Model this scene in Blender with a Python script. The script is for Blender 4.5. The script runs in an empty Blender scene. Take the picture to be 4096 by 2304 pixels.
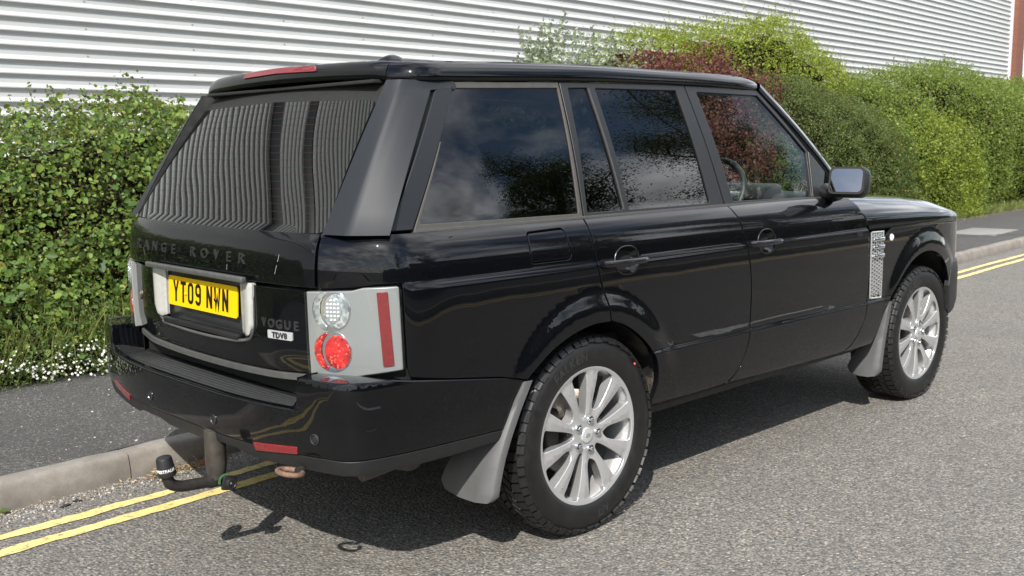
import bpy, bmesh, math, random
import numpy as np
from mathutils import Vector, Matrix, geometry
random.seed(7); rng = np.random.default_rng(11)
scene = bpy.context.scene
R = math.radians

# ------------------------------------------------------------------ camera
YAW, PITCH, ROLL = 0.79862, -0.14018, -0.011096
CAM = Vector((-2.828, -3.420, 1.475))
cam_d = bpy.data.cameras.new('camera'); cam = bpy.data.objects.new('camera', cam_d)
scene.collection.objects.link(cam); scene.camera = cam
_f = Vector((math.cos(PITCH)*math.cos(YAW), math.cos(PITCH)*math.sin(YAW), math.sin(PITCH)))
_r = Vector((math.sin(YAW), -math.cos(YAW), 0)); _u = _r.cross(_f)
_c, _s = math.cos(ROLL), math.sin(ROLL)
_r, _u = _c*_r + _s*_u, -_s*_r + _c*_u
cam.matrix_world = Matrix(((_r.x, _u.x, -_f.x, CAM.x), (_r.y, _u.y, -_f.y, CAM.y), (_r.z, _u.z, -_f.z, CAM.z), (0, 0, 0, 1)))
cam_d.sensor_width = 36; cam_d.sensor_fit = 'HORIZONTAL'; cam_d.lens = 35.68
cam_d.clip_start = .05; cam_d.clip_end = 3000
cam_d.dof.use_dof = True; cam_d.dof.focus_distance = 3.7; cam_d.dof.aperture_fstop = 8.0

# ------------------------------------------------------------------ sky and sun
SUN_TO = Vector((-.93, -.68, 1.0)).normalized()
SUN_EL = math.asin(SUN_TO.z); SUN_AZ = math.atan2(SUN_TO.x, SUN_TO.y)
world = bpy.data.worlds.new('World'); scene.world = world; world.use_nodes = True
wt = world.node_tree; wt.nodes.clear()
def wn(t, **k):
    n = wt.nodes.new(t)
    for a, b in k.items(): setattr(n, a, b)
    return n
sky = wn('ShaderNodeTexSky', sky_type='NISHITA', sun_disc=False, sun_elevation=SUN_EL, sun_rotation=SUN_AZ, air_density=1.0, dust_density=.6, ozone_density=1.6)
bg = wn('ShaderNodeBackground'); bg.inputs[1].default_value = .11
wo = wn('ShaderNodeOutputWorld')
tc = wn('ShaderNodeTexCoord'); sep = wn('ShaderNodeSeparateXYZ')
wt.links.new(tc.outputs['Generated'], sep.inputs[0])
zz = wn('ShaderNodeMath', operation='MAXIMUM'); zz.inputs[1].default_value = 0.0
wt.links.new(sep.outputs[2], zz.inputs[0])
za = wn('ShaderNodeMath', operation='ADD'); za.inputs[1].default_value = .16
wt.links.new(zz.outputs[0], za.inputs[0])
dx = wn('ShaderNodeMath', operation='DIVIDE'); dy = wn('ShaderNodeMath', operation='DIVIDE')
wt.links.new(sep.outputs[0], dx.inputs[0]); wt.links.new(za.outputs[0], dx.inputs[1])
wt.links.new(sep.outputs[1], dy.inputs[0]); wt.links.new(za.outputs[0], dy.inputs[1])
cmb = wn('ShaderNodeCombineXYZ'); cmb.inputs[2].default_value = 2.6
wt.links.new(dx.outputs[0], cmb.inputs[0]); wt.links.new(dy.outputs[0], cmb.inputs[1])
nz = wn('ShaderNodeTexNoise'); nz.inputs['Scale'].default_value = 1.05; nz.inputs['Detail'].default_value = 9; nz.inputs['Roughness'].default_value = .56; nz.inputs['Distortion'].default_value = .25
wt.links.new(cmb.outputs[0], nz.inputs['Vector'])
cr = wn('ShaderNodeValToRGB'); cr.color_ramp.elements[0].position = .40; cr.color_ramp.elements[1].position = .555
wt.links.new(nz.outputs[0], cr.inputs[0])
nz2 = wn('ShaderNodeTexNoise'); nz2.inputs['Scale'].default_value = 2.3; nz2.inputs['Detail'].default_value = 6
wt.links.new(cmb.outputs[0], nz2.inputs['Vector'])
cr2 = wn('ShaderNodeValToRGB'); cr2.color_ramp.elements[0].position = .35; cr2.color_ramp.elements[1].position = .68
cr2.color_ramp.elements[0].color = (4.6, 4.9, 5.4, 1); cr2.color_ramp.elements[1].color = (17.0, 17.2, 17.6, 1)
wt.links.new(nz2.outputs[0], cr2.inputs[0])
mx = wn('ShaderNodeMixRGB'); wt.links.new(cr.outputs[0], mx.inputs[0]); wt.links.new(sky.outputs[0], mx.inputs[1]); wt.links.new(cr2.outputs[0], mx.inputs[2])
wt.links.new(mx.outputs[0], bg.inputs[0]); wt.links.new(bg.outputs[0], wo.inputs[0])
sun_d = bpy.data.lights.new('sun', 'SUN'); sun_d.energy = 4.4; sun_d.angle = R(.53); sun_d.color = (1.0, .955, .88)
sun = bpy.data.objects.new('sun', sun_d); scene.collection.objects.link(sun)
sun.rotation_euler = SUN_TO.to_track_quat('Z', 'Y').to_euler(); sun.location = (-20, -15, 22)
scene.view_settings.view_transform = 'Standard'; scene.view_settings.look = 'None'
scene.view_settings.exposure = 0.68; scene.view_settings.gamma = 1.0
scene.view_settings.use_curve_mapping = False
scene.cycles.max_bounces = 10; scene.cycles.transparent_max_bounces = 24; scene.cycles.use_denoising = True
scene.cycles.caustics_reflective = False; scene.cycles.caustics_refractive = False
scene.cycles.sample_clamp_indirect = 8

# ------------------------------------------------------------------ materials
class NB:
    def __init__(s, name):
        s.m = bpy.data.materials.new(name); s.m.use_nodes = True; s.t = s.m.node_tree; s.t.nodes.clear()
        s.out = s.t.nodes.new('ShaderNodeOutputMaterial')
    def n(s, typ, ins=None, **k):
        x = s.t.nodes.new('ShaderNode' + typ)
        for a, b in k.items(): setattr(x, a, b)
        for a, b in (ins or {}).items():
            if isinstance(b, bpy.types.NodeSocket): s.t.links.new(b, x.inputs[a])
            else: x.inputs[a].default_value = b
        return x
    def pos(s, sc=(1, 1, 1)):
        g = s.n('NewGeometry'); mp = s.n('Mapping', {0: g.outputs['Position']}); mp.inputs['Scale'].default_value = sc
        return mp.outputs[0]
    def obj(s, sc=(1, 1, 1)):
        g = s.n('TexCoord'); mp = s.n('Mapping', {0: g.outputs['Object']}); mp.inputs['Scale'].default_value = sc
        return mp.outputs[0]
    def noise(s, vec, scale, detail=4, rough=.5, dist=0):
        return s.n('TexNoise', {'Vector': vec, 'Scale': scale, 'Detail': detail, 'Roughness': rough, 'Distortion': dist}).outputs[0]
    def ramp(s, fac, stops, interp='LINEAR'):
        x = s.n('ValToRGB', {0: fac}); e = x.color_ramp.elements; x.color_ramp.interpolation = interp
        while len(e) < len(stops): e.new(.5)
        for i, (p, c) in enumerate(stops):
            e[i].position = p; e[i].color = (c, c, c, 1) if isinstance(c, (int, float)) else (*c, 1)
        return x.outputs[0]
    def mix(s, f, a, b, blend='MIX'):
        x = s.n('MixRGB', {0: f}, blend_type=blend)
        for i, v in ((1, a), (2, b)):
            if isinstance(v, bpy.types.NodeSocket): s.t.links.new(v, x.inputs[i])
            else: x.inputs[i].default_value = (*v, 1) if len(v) == 3 else v
        return x.outputs[0]
    def math(s, op, a, b=0.0, c=0.0):
        x = s.n('Math', operation=op)
        for i, v in enumerate((a, b, c)):
            if isinstance(v, bpy.types.NodeSocket): s.t.links.new(v, x.inputs[i])
            else: x.inputs[i].default_value = v
        return x.outputs[0]
    def bump(s, h, strength=.3, dist=.01):
        return s.n('Bump', {'Height': h, 'Strength': strength, 'Distance': dist}).outputs[0]
    def bsdf(s, base, rough=.5, metal=0, normal=None, **k):
        b = s.n('BsdfPrincipled')
        def put(nm, v):
            if isinstance(v, bpy.types.NodeSocket): s.t.links.new(v, b.inputs[nm])
            elif nm in ('Base Color', 'Coat Tint', 'Sheen Tint', 'Emission Color', 'Specular Tint'): b.inputs[nm].default_value = (*v, 1)
            else: b.inputs[nm].default_value = v
        put('Base Color', base); put('Roughness', rough); put('Metallic', metal)
        if normal is not None: put('Normal', normal)
        for a, v in k.items(): put(a.replace('_', ' '), v)
        return b.outputs[0]
    def done(s, sh): s.t.links.new(sh, s.out.inputs[0]); return s.m

def simple(name, col, rough=.5, metal=0, vary=.12, scale=30, bump=0, bscale=200, **k):
    b = NB(name); p = b.obj()
    f = b.noise(p, scale, 4, .6)
    c = b.mix(f, tuple(max(0, x*(1-vary*2)) for x in col), tuple(min(1, x*(1+vary*2)) for x in col))
    rr = b.math('ADD', b.math('MULTIPLY', b.math('SUBTRACT', b.noise(p, scale*.7, 3), .5), rough*.5), rough)
    nrm = b.bump(b.noise(p, bscale, 3), bump, .002) if bump else None
    return b.done(b.bsdf(c, rr, metal, nrm, **k))
MT = {}
# car paint: near-black with a hint of blue under clear coat, road film low down, faint orange peel
b = NB('black_paint'); p = b.obj()
g = b.n('NewGeometry'); sx = b.n('SeparateXYZ', {0: b.obj()})
film = b.math('MULTIPLY', b.ramp(sx.outputs[2], [(.30, 1.0), (.62, 0.0)]), b.ramp(b.noise(p, 9, 5, .65), [(.3, .2), (.75, 1)]))
dust = b.math('ADD', b.math('MULTIPLY', film, .16), b.math('MULTIPLY', b.ramp(b.noise(p, 60, 5, .7), [(.5, 0), (.8, 1)]), .03))
col = b.mix(dust, (.0020, .0024, .0034), (.060, .054, .047))
nr = b.bump(b.noise(p, 4.0, 2, .4), .007, .05)
MT['paint'] = b.done(b.bsdf(col, .32, 0, nr, Coat_Weight=1.0, Coat_IOR=1.40, Coat_Roughness=b.math('ADD', b.math('MULTIPLY', dust, .25), .010), Coat_Normal=nr, Specular_IOR_Level=.03))
MT['pillar'] = simple('gunmetal_pillar_paint', (.0145, .0165, .0205), .5, .1, .01, 1.5, 0, Specular_IOR_Level=.35)
MT['gloss'] = simple('gloss_black_plastic', (.006, .006, .007), .12, 0, .1, 60)
MT['blacktrim'] = simple('black_trim', (.012, .0125, .013), .38, 0, .15, 60, .05, 500)
MT['mattblack'] = simple('matt_black_plastic', (.010, .010, .010), .7, 0, .2, 40)
MT['rubber'] = simple('grey_brown_window_rubber', (.052, .049, .045), .62, 0, .15, 25)
MT['valance'] = simple('grey_valance_plastic', (.0095, .0098, .0104), .5, 0, .2, 30, .05)
MT['aged'] = simple('weathered_grey_trim', (.085, .085, .083), .38, .2, .2, 30)
MT['void'] = simple('dark_cavity', (.004, .004, .004), .9, 0, .1)
def glass(name, tint, ior=1.62, wav=.0, dirt=0.0):
    b = NB(name)
    nr = b.bump(b.noise(b.obj((1, 1, 1)), 2.2, 1.2, .4), wav, .05) if wav else None
    bk = b.n('NewGeometry').outputs['Backfacing']; fr = b.n('Fresnel', {'IOR': b.math('ADD', b.math('MULTIPLY', bk, 1/ior-ior), ior)}); gl = b.n('BsdfGlossy', {'Color': (1, 1, 1, 1), 'Roughness': .004})
    if nr is not None: b.t.links.new(nr, fr.inputs['Normal']); b.t.links.new(nr, gl.inputs['Normal'])
    tr = b.n('BsdfTransparent', {'Color': (*tint, 1)})
    ms = b.n('MixShader', {0: fr.outputs[0], 1: tr.outputs[0], 2: gl.outputs[0]}).outputs[0]
    if dirt:
        df = b.n('BsdfDiffuse', {'Color': (.35, .33, .30, 1)}).outputs[0]
        ms = b.n('MixShader', {0: b.math('MULTIPLY', b.ramp(b.noise(b.obj(), 40, 5, .7), [(.4, 0), (.8, 1)]), dirt), 1: ms, 2: df}).outputs[0]
    return b.done(ms)
MT['rearglass'] = glass('tinted_rear_glass', (.035, .048, .048), 1.80, .034, .0)
MT['privacy'] = glass('privacy_glass', (.03, .036, .04), 1.66, .012, .0)
MT['clearglass'] = glass('clear_door_glass', (.78, .86, .82), 1.45, .008, .0)
MT['lens'] = glass('clear_lamp_lens', (.93, .95, .95), 1.5)
MT['mirror'] = simple('mirror_glass', (.24, .25, .265), .01, 1, .01)
MT['chrome'] = simple('bright_chrome', (.72, .73, .74), .10, 1, .05)
MT['silver'] = simple('silver_wheel_paint', (.54, .54, .54), .28, .6, .015, 8, 0, Coat_Weight=.6, Coat_Roughness=.06)
MT['ventsilver'] = simple('satin_silver', (.60, .60, .59), .25, .8, .06, 60)
MT['steel'] = simple('brake_steel', (.20, .18, .16), .4, .8, .3, 30)
MT['castdark'] = simple('dark_cast_metal', (.030, .028, .026), .7, .3, .3, 30)
MT['neck'] = simple('tow_neck_coated_steel', (.035, .032, .029), .45, .4, .4, 60, .15, 300)
MT['muffler'] = simple('dull_exhaust_steel', (.088, .078, .066), .5, .6, .35, 25, .1)
MT['rust'] = simple('rusty_brown_steel', (.17, .105, .07), .75, .2, .4, 70, .2)
b = NB('tyre_rubber'); p = b.obj()
d = b.ramp(b.noise(p, 22, 5, .7), [(.35, 0), (.75, 1)])
MT['tyre'] = b.done(b.bsdf(b.mix(d, (.0038, .0038, .0038), (.010, .0097, .0094)), b.math('ADD', b.math('MULTIPLY', d, .2), .42), 0, b.bump(b.noise(p, 350, 2), .08, .002)))
MT['tread'] = simple('tread_rubber', (.0075, .0074, .0072), .55, 0, .35, 40, .1, 300)
MT['tyretext'] = simple('raised_tyre_lettering', (.022, .022, .022), .30, 0, .1)
MT['flap'] = simple('grey_mudflap_rubber', (.085, .086, .087), .55, 0, .16, 14, .06, 120)
MT['lampgrey'] = simple('lamp_grey_plastic', (.238, .244, .240), .35, .12, .04, 400, .0, Coat_Weight=1, Coat_Roughness=.02)
b = NB('red_lens'); p = b.obj(); vo = b.n('TexVoronoi', {'Vector': p, 'Scale': 170.0}); rc = b.n('SeparateColor', {0: vo.outputs['Color']})
colr = b.mix(b.ramp(b.noise(p, 26, 3, .6), [(.38, 0), (.62, 1)]), (.30, .004, .008), (.62, .018, .018)); colr = b.mix(b.ramp(rc.outputs[0], [(.82, 0), (.95, .8)]), colr, (.85, .16, .10))
MT['redlens'] = b.done(b.bsdf(colr, .12, 0, b.bump(b.math('ADD', rc.outputs[1], b.math('MULTIPLY', b.noise(p, 40, 2), 2)), .5, .002), Coat_Weight=1, Coat_Roughness=.01))
b = NB('lamp_facets'); p = b.obj(); vo = b.n('TexVoronoi', {'Vector': p, 'Scale': 90.0}); rc = b.n('SeparateColor', {0: vo.outputs['Color']})
MT['facet'] = b.done(b.bsdf(b.ramp(rc.outputs[0], [(0, (.25, .29, .30)), (.6, (.55, .59, .60)), (1, (.85, .88, .86))]), .15, .6, b.bump(rc.outputs[1], .6, .003), Coat_Weight=1, Coat_Roughness=.01))
MT['darkred'] = simple('dark_red_reflector', (.17, .006, .009), .22, 0, .3, 90, .2, 400, Coat_Weight=1, Coat_Roughness=.03)
MT['brakered'] = simple('brake_lamp_red', (.17, .012, .02), .2, 0, .08, 60, 0, Coat_Weight=1, Coat_Roughness=.03)
MT['led'] = simple('clear_lamp_white', (.80, .82, .82), .12, .35, .12, 150, .4, 140, Coat_Weight=1, Coat_Roughness=.02)
MT['ledshell'] = simple('lamp_silver_bowl', (.62, .65, .67), .16, .75, .1, 60)
MT['plateyellow'] = simple('plate_yellow', (.80, .50, .004), .32, 0, .02, 40, 0, Coat_Weight=.6, Coat_Roughness=.05)
MT['plateblack'] = simple('plate_black', (.008, .008, .008), .35)
MT['platelamp'] = simple('milky_plate_lamp', (.38, .38, .355), .25, 0, .08, 60, .25, 260, Coat_Weight=1, Coat_Roughness=.03)
MT['letters'] = simple('gloss_dark_letters', (.10, .102, .107), .2, .8, .05, 50)
MT['badge'] = simple('badge_silver', (.62, .63, .64), .28, .5, .05)
MT['whiteprint'] = simple('white_print', (.72, .72, .70), .5)
MT['greenprint'] = simple('green_print', (.06, .16, .07), .5)
MT['capblack'] = simple('tow_cap_rubber', (.014, .014, .015), .42, 0, .1, 60)
MT['leather'] = simple('dark_seat_leather', (.022, .021, .021), .5, 0, .15, 30, .1, 200)
MT['cream'] = simple('pale_headlining', (.20, .19, .18), .9)
MT['dash'] = simple('dashboard_plastic', (.018, .018, .019), .55, 0, .1, 60)
MT['heater'] = simple('heater_line', (.13, .055, .03), .6)
MT['orange'] = simple('indicator_clear_orange', (.80, .62, .50), .15, 0, .15, 80, 0, Coat_Weight=1)

# ------------------------------------------------------------------ mesh helpers
C = scene.collection
def link(o, parent=None):
    C.objects.link(o)
    if parent is not None: o.parent = parent
    return o
def mesh_obj(name, v, f, mat, parent=None, normals=None, smooth=True, loc=None):
    me = bpy.data.meshes.new(name); me.from_pydata([tuple(x) for x in v], [], [tuple(x) for x in f]); me.update()
    if smooth: me.shade_smooth()
    if normals is not None: me.normals_split_custom_set_from_vertices([tuple(x) for x in normals])
    if mat is not None: me.materials.append(mat)
    o = bpy.data.objects.new(name, me)
    if loc is not None: o.location = loc
    return link(o, parent)
def mesh_np(name, v, f, mat, parent=None, smooth=False):
    v = np.asarray(v, np.float32); f = np.asarray(f, np.int32); k = f.shape[1]
    me = bpy.data.meshes.new(name); me.vertices.add(len(v)); me.vertices.foreach_set('co', v.ravel())
    me.loops.add(f.size); me.loops.foreach_set('vertex_index', f.ravel())
    me.polygons.add(len(f)); me.polygons.foreach_set('loop_start', np.arange(0, f.size, k, dtype=np.int32))
    me.update(calc_edges=True); me.validate()
    if smooth: me.shade_smooth()
    me.materials.append(mat)
    return link(bpy.data.objects.new(name, me), parent)
def empty(name, loc=(0, 0, 0), label=None, cat=None, group=None, rz=0):
    o = bpy.data.objects.new(name, None); o.empty_display_size = .2; o.location = loc; o.rotation_euler[2] = rz
    link(o); return tag(o, label, cat, group)
def tag(o, label=None, cat=None, group=None, kind=None):
    for k, v in (('label', label), ('category', cat), ('group', group), ('kind', kind)):
        if v: o[k] = v
    return o
class MB:
    def __init__(s): s.v = []; s.f = []
    def add(s, v, f):
        o = len(s.v); s.v += [tuple(x) for x in v]; s.f += [tuple(i+o for i in x) for x in f]; return s
    def box(s, c, d, bev=0.0, seg=2, rot=None):
        bm = bmesh.new(); bmesh.ops.create_cube(bm, size=1)
        for q in bm.verts: q.co = Vector((q.co.x*d[0], q.co.y*d[1], q.co.z*d[2]))
        if bev: bmesh.ops.bevel(bm, geom=list(bm.edges), offset=bev, segments=seg, affect='EDGES', profile=.5)
        M = rot if rot is not None else Matrix.Identity(3); bm.verts.ensure_lookup_table()
        s.add([M @ q.co + Vector(c) for q in bm.verts], [[q.index for q in f.verts] for f in bm.faces]); bm.free(); return s
    def tube(s, pts, r, n=10, cap=True):
        pts = [Vector(q) for q in pts]; rs = r if isinstance(r, (list, tuple)) else [r]*len(pts)
        v = []; f = []; up = None
        for i, q in enumerate(pts):
            d = (pts[min(i+1, len(pts)-1)] - pts[max(i-1, 0)]).normalized()
            if up is None: up = d.orthogonal().normalized()
            up = (up - d*up.dot(d)).normalized(); sd = d.cross(up)
            for k in range(n):
                a = 2*math.pi*k/n; v.append(q + (up*math.cos(a) + sd*math.sin(a))*rs[i])
        for i in range(len(pts)-1):
            for k in range(n): f.append((i*n+k, i*n+(k+1) % n, (i+1)*n+(k+1) % n, (i+1)*n+k))
        if cap: f.append(tuple(range(n))[::-1]); f.append(tuple((len(pts)-1)*n+k for k in range(n)))
        return s.add(v, f)
    def lathe(s, prof, n=48, axis='Y', c=(0, 0, 0), closed=False):
        v = []; f = []; m = len(prof)
        for k in range(n):
            a = 2*math.pi*k/n; ca, sa = math.cos(a), math.sin(a)
            for (r, h) in prof:
                q = {'Y': (r*ca, h, r*sa), 'Z': (r*ca, r*sa, h), 'X': (h, r*ca, r*sa)}[axis]
                v.append((q[0]+c[0], q[1]+c[1], q[2]+c[2]))
        for k in range(n):
            for j in range(m if closed else m-1):
                j2 = (j+1) % m; f.append((k*m+j, ((k+1) % n)*m+j, ((k+1) % n)*m+j2, k*m+j2))
        return s.add(v, f)
    def prism(s, poly, z0, z1, fn):
        n = len(poly); v = [fn(x, y, z0) for x, y in poly] + [fn(x, y, z1) for x, y in poly]
        f = [(i, (i+1) % n, n+(i+1) % n, n+i) for i in range(n)] + [tuple(range(n))[::-1], tuple(range(n, 2*n))]
        return s.add(v, f)
    def build(s, name, mat, parent=None, smooth=True, angle=40, fix=True):
        bm = bmesh.new(); me = bpy.data.meshes.new(name); me.from_pydata(s.v, [], s.f); bm.from_mesh(me)
        if fix: bmesh.ops.recalc_face_normals(bm, faces=list(bm.faces))
        if smooth:
            for e in bm.edges:
                if len(e.link_faces) == 2 and e.calc_face_angle(0) > R(angle): e.smooth = False
        bm.to_mesh(me); bm.free()
        if smooth: me.shade_smooth()
        me.materials.append(mat); return link(bpy.data.objects.new(name, me), parent)
    def mirror(s):
        m = MB(); m.v = [(x, -y, z) for x, y, z in s.v]; m.f = [tuple(reversed(q)) for q in s.f]; return m

def both(mb, name, mat, parent, **k):
    a = mb.build(name, mat, parent, **k); c = mb.mirror().build(name, mat, parent, **k); return a, c

def pchip(xs, ys):
    xs = np.array(xs, float); ys = np.array(ys, float); o = np.argsort(xs); xs, ys = xs[o], ys[o]
    h = np.diff(xs); d = np.diff(ys)/h; m = np.zeros(len(xs))
    for i in range(1, len(xs)-1):
        if d[i-1]*d[i] > 0:
            w1 = 2*h[i]+h[i-1]; w2 = h[i]+2*h[i-1]; m[i] = (w1+w2)/(w1/d[i-1]+w2/d[i])
    m[0], m[-1] = d[0], d[-1]
    def f(x):
        x = np.clip(x, xs[0], xs[-1]); i = np.clip(np.searchsorted(xs, x)-1, 0, len(h)-1)
        t = (x-xs[i])/h[i]; t2, t3 = t*t, t*t*t
        return (2*t3-3*t2+1)*ys[i] + (t3-2*t2+t)*h[i]*m[i] + (-2*t3+3*t2)*ys[i+1] + (t3-t2)*h[i]*m[i+1]
    return f
def sstep(a, b, x):
    t = np.clip((x-a)/(b-a), 0, 1); return t*t*(3-2*t)
def catmull(pts, n=24, closed=False):
    P = [np.array(q, float) for q in pts]; out = []; m = len(P)
    for i in range(m if closed else m-1):
        p1, p2 = P[i], P[(i+1) % m]
        p0 = P[i-1] if (closed or i > 0) else 2*p1-p2
        p3 = P[(i+2) % m] if (closed or i+2 < m) else 2*p2-p1
        t0 = 0; t1 = np.linalg.norm(p1-p0)**.5 + 1e-9; t2 = t1 + np.linalg.norm(p2-p1)**.5 + 1e-9; t3 = t2 + np.linalg.norm(p3-p2)**.5 + 1e-9
        for k in range(n):
            t = t1 + (t2-t1)*k/n
            a1 = (t1-t)/(t1-t0)*p0+(t-t0)/(t1-t0)*p1; a2 = (t2-t)/(t2-t1)*p1+(t-t1)/(t2-t1)*p2; a3 = (t3-t)/(t3-t2)*p2+(t-t2)/(t3-t2)*p3
            b1 = (t2-t)/(t2-t0)*a1+(t-t0)/(t2-t0)*a2; b2 = (t3-t)/(t3-t1)*a2+(t-t1)/(t3-t1)*a3
            out.append((t2-t)/(t2-t1)*b1+(t-t1)/(t2-t1)*b2)
    if not closed: out.append(P[-1])
    return np.array(out)
def fillet(pts, r=.006, k=4):
    """closed outline with its corners rounded; a point may carry its own radius as a third number"""
    pts = [q for i, q in enumerate(pts) if math.hypot(q[0]-pts[i-1][0], q[1]-pts[i-1][1]) > 1e-6]; out = []; n = len(pts)
    for i in range(n):
        a, b, c = [np.array(pts[j % n][:2], float) for j in (i-1, i, i+1)]
        rr = pts[i][2] if len(pts[i]) > 2 else r
        u, w = a-b, c-b; lu, lw = np.linalg.norm(u), np.linalg.norm(w); u /= lu; w /= lw
        ang = math.acos(max(-1, min(1, float(u@w))))
        if rr <= 0 or ang > 2.9 or ang < .03: out.append(b); continue
        d = min(rr/math.tan(ang/2), lu*.45, lw*.45)
        p0, p1 = b+u*d, b+w*d
        for j in range(k+1):
            t = j/k; out.append((1-t)**2*p0 + 2*t*(1-t)*b + t*t*p1)
    return np.array(out)
def resample(P, step):
    out = []; n = len(P)
    for i in range(n):
        a, b = P[i], P[(i+1) % n]; L = np.linalg.norm(b-a); m = max(1, int(math.ceil(L/step)))
        for j in range(m): out.append(a+(b-a)*j/m)
    return np.array(out)
def area2(P): return .5*np.sum(P[:, 0]*np.roll(P[:, 1], -1) - np.roll(P[:, 0], -1)*P[:, 1])
def inset(P, d):
    if abs(d) < 1e-9: return P
    if area2(P) < 0: P = P[::-1]
    e = np.roll(P, -1, 0)-P; e /= np.linalg.norm(e, axis=1)[:, None]+1e-12
    nrm = np.stack([-e[:, 1], e[:, 0]], 1); m = nrm+np.roll(nrm, 1, 0); m /= np.linalg.norm(m, axis=1)[:, None]+1e-9
    return P+m*d
def inside(P, q):
    x, y = q[:, 0][:, None], q[:, 1][:, None]; x1, y1 = P[:, 0], P[:, 1]; x2, y2 = np.roll(x1, -1), np.roll(y1, -1)
    c = ((y1 > y) != (y2 > y)) & (x < (x2-x1)*(y-y1)/(y2-y1+1e-15)+x1)
    return c.sum(1) % 2 == 1
def segdist(P, q):
    a = P; d = np.roll(P, -1, 0)-P; L = (d*d).sum(1)+1e-15
    t = np.clip(((q[:, None, :]-a)*d).sum(2)/L, 0, 1); w = q[:, None, :]-a-t[..., None]*d
    return np.sqrt((w*w).sum(2).min(1))
def panel(name, outline, surf, mat, parent, res=.035, eres=.02, lip=.02, edge=.0025, gap=.0, holes=(), mirror=True, lift=0, rows=(), rnd=.006, flip=1, holeedge=None, side='R', raw=False):
    """A sheet-metal panel: a 2-D outline laid on the surface surf(u, v), with rolled edges folded inwards."""
    P = np.array(outline, float) if raw else fillet(outline, rnd); P = resample(P, eres); P = inset(P, gap+edge)
    H = [inset(resample(np.array(h, float), eres), -(holeedge if holeedge is not None else edge)) for h in holes]
    lo, hi = P.min(0), P.max(0)
    gx = np.arange(lo[0]+res*.5, hi[0], res); gy = np.arange(lo[1]+res*.5, hi[1], res)
    G = [np.stack(np.meshgrid(gx, gy), -1).reshape(-1, 2)]
    for rv in rows: G.append(np.stack([gx, np.full_like(gx, rv) if not callable(rv) else rv(gx)], 1))
    G = np.concatenate(G); G = G[inside(P, G)]
    keep = segdist(P, G) > .35*eres
    for h in H: keep &= ~inside(h, G) & (segdist(h, G) > .35*eres)
    G = G[keep]
    pts = [P]+H+[G]; edges = []; o = 0
    for l in [P]+H:
        edges += [(o+i, o+(i+1) % len(l)) for i in range(len(l))]; o += len(l)
    allp = np.concatenate(pts)
    vs, _, fs, *_ = geometry.delaunay_2d_cdt([Vector(map(float, q)) for q in allp], edges, [], 0, 1e-7)
    V2 = np.array([(q.x, q.y) for q in vs]); F = np.array([list(t) for t in fs])
    cen = V2[F].mean(1); ok = inside(P, cen)
    for h in H: ok &= ~inside(h, cen)
    F = F[ok]
    eps = 1e-4
    S = lambda u, v: np.array(surf(u, v), float)
    P3 = np.array([S(u, v) for u, v in V2]); D1 = np.array([S(u+eps, v) for u, v in V2])-np.array([S(u-eps, v) for u, v in V2]); D2 = np.array([S(u, v+eps) for u, v in V2])-np.array([S(u, v-eps) for u, v in V2])
    Nn = np.cross(D1, D2)*flip; Nn /= np.linalg.norm(Nn, axis=1)[:, None]+1e-15
    P3 = P3+Nn*lift
    a, bb, c = P3[F[:, 0]], P3[F[:, 1]], P3[F[:, 2]]
    fl = (np.cross(bb-a, c-a)*Nn[F[:, 0]]).sum(1) < 0; F[fl] = F[fl][:, ::-1]
    V = [P3]; NN = [Nn]; FF = F.tolist()
    if lip > 0:
        cnt = {}
        for t in F:
            for i in range(3):
                e = (t[i], t[(i+1) % 3]); cnt[e] = 1
        bd = [e for e in cnt if (e[1], e[0]) not in cnt]
        T = {}
        for (i, j) in bd:
            t = np.cross(P3[j]-P3[i], Nn[i]); t /= np.linalg.norm(t)+1e-15
            T[i] = T.get(i, 0)+t; T[j] = T.get(j, 0)+t
        ids = list(T); idx = {k: n for n, k in enumerate(ids)}
        Tm = np.array([T[k]/(np.linalg.norm(T[k])+1e-12) for k in ids]); Bp = P3[ids]; Bn = Nn[ids]
        prev = {k: k for k in ids}; base = len(P3)
        ringsd = [(edge*math.sin(x), edge*(1-math.cos(x)), x) for x in (math.pi/6, math.pi/3, math.pi/2)] + [(edge, lip, math.pi/2)]
        for (to, no, x) in ringsd:
            V.append(Bp+Tm*to-Bn*no); NN.append(Bn*math.cos(x)+Tm*math.sin(x))
            cur = {k: base+idx[k] for k in ids}
            FF += [(prev[j], prev[i], cur[i], cur[j]) for (i, j) in bd]
            prev = cur; base += len(ids)
    V = np.concatenate(V); NN = np.concatenate(NN)
    out = []
    if side in ('R', 'B') or not mirror: out.append(mesh_obj(name, V, FF, mat, parent, NN))
    if mirror:
        W = V*np.array([1, -1, 1]); out.append(mesh_obj(name, W, [tuple(reversed(t)) for t in FF], mat, parent, NN*np.array([1, -1, 1])))
    return out
_txt = {}
def text2d(s, size=1.0, bold=0.0, spacing=1.0):
    cu = bpy.data.curves.new('t', 'FONT'); cu.body = s; cu.size = size; cu.offset = bold; cu.space_character = spacing; cu.resolution_u = 3
    o = bpy.data.objects.new('t', cu); C.objects.link(o); bpy.context.view_layer.update()
    me = o.evaluated_get(bpy.context.evaluated_depsgraph_get()).to_mesh()
    v = np.array([(q.co.x, q.co.y) for q in me.vertices]); f = [tuple(q.vertices) for q in me.polygons]
    o.evaluated_get(bpy.context.evaluated_depsgraph_get()).to_mesh_clear(); bpy.data.objects.remove(o); bpy.data.curves.remove(cu)
    return v, f
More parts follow.
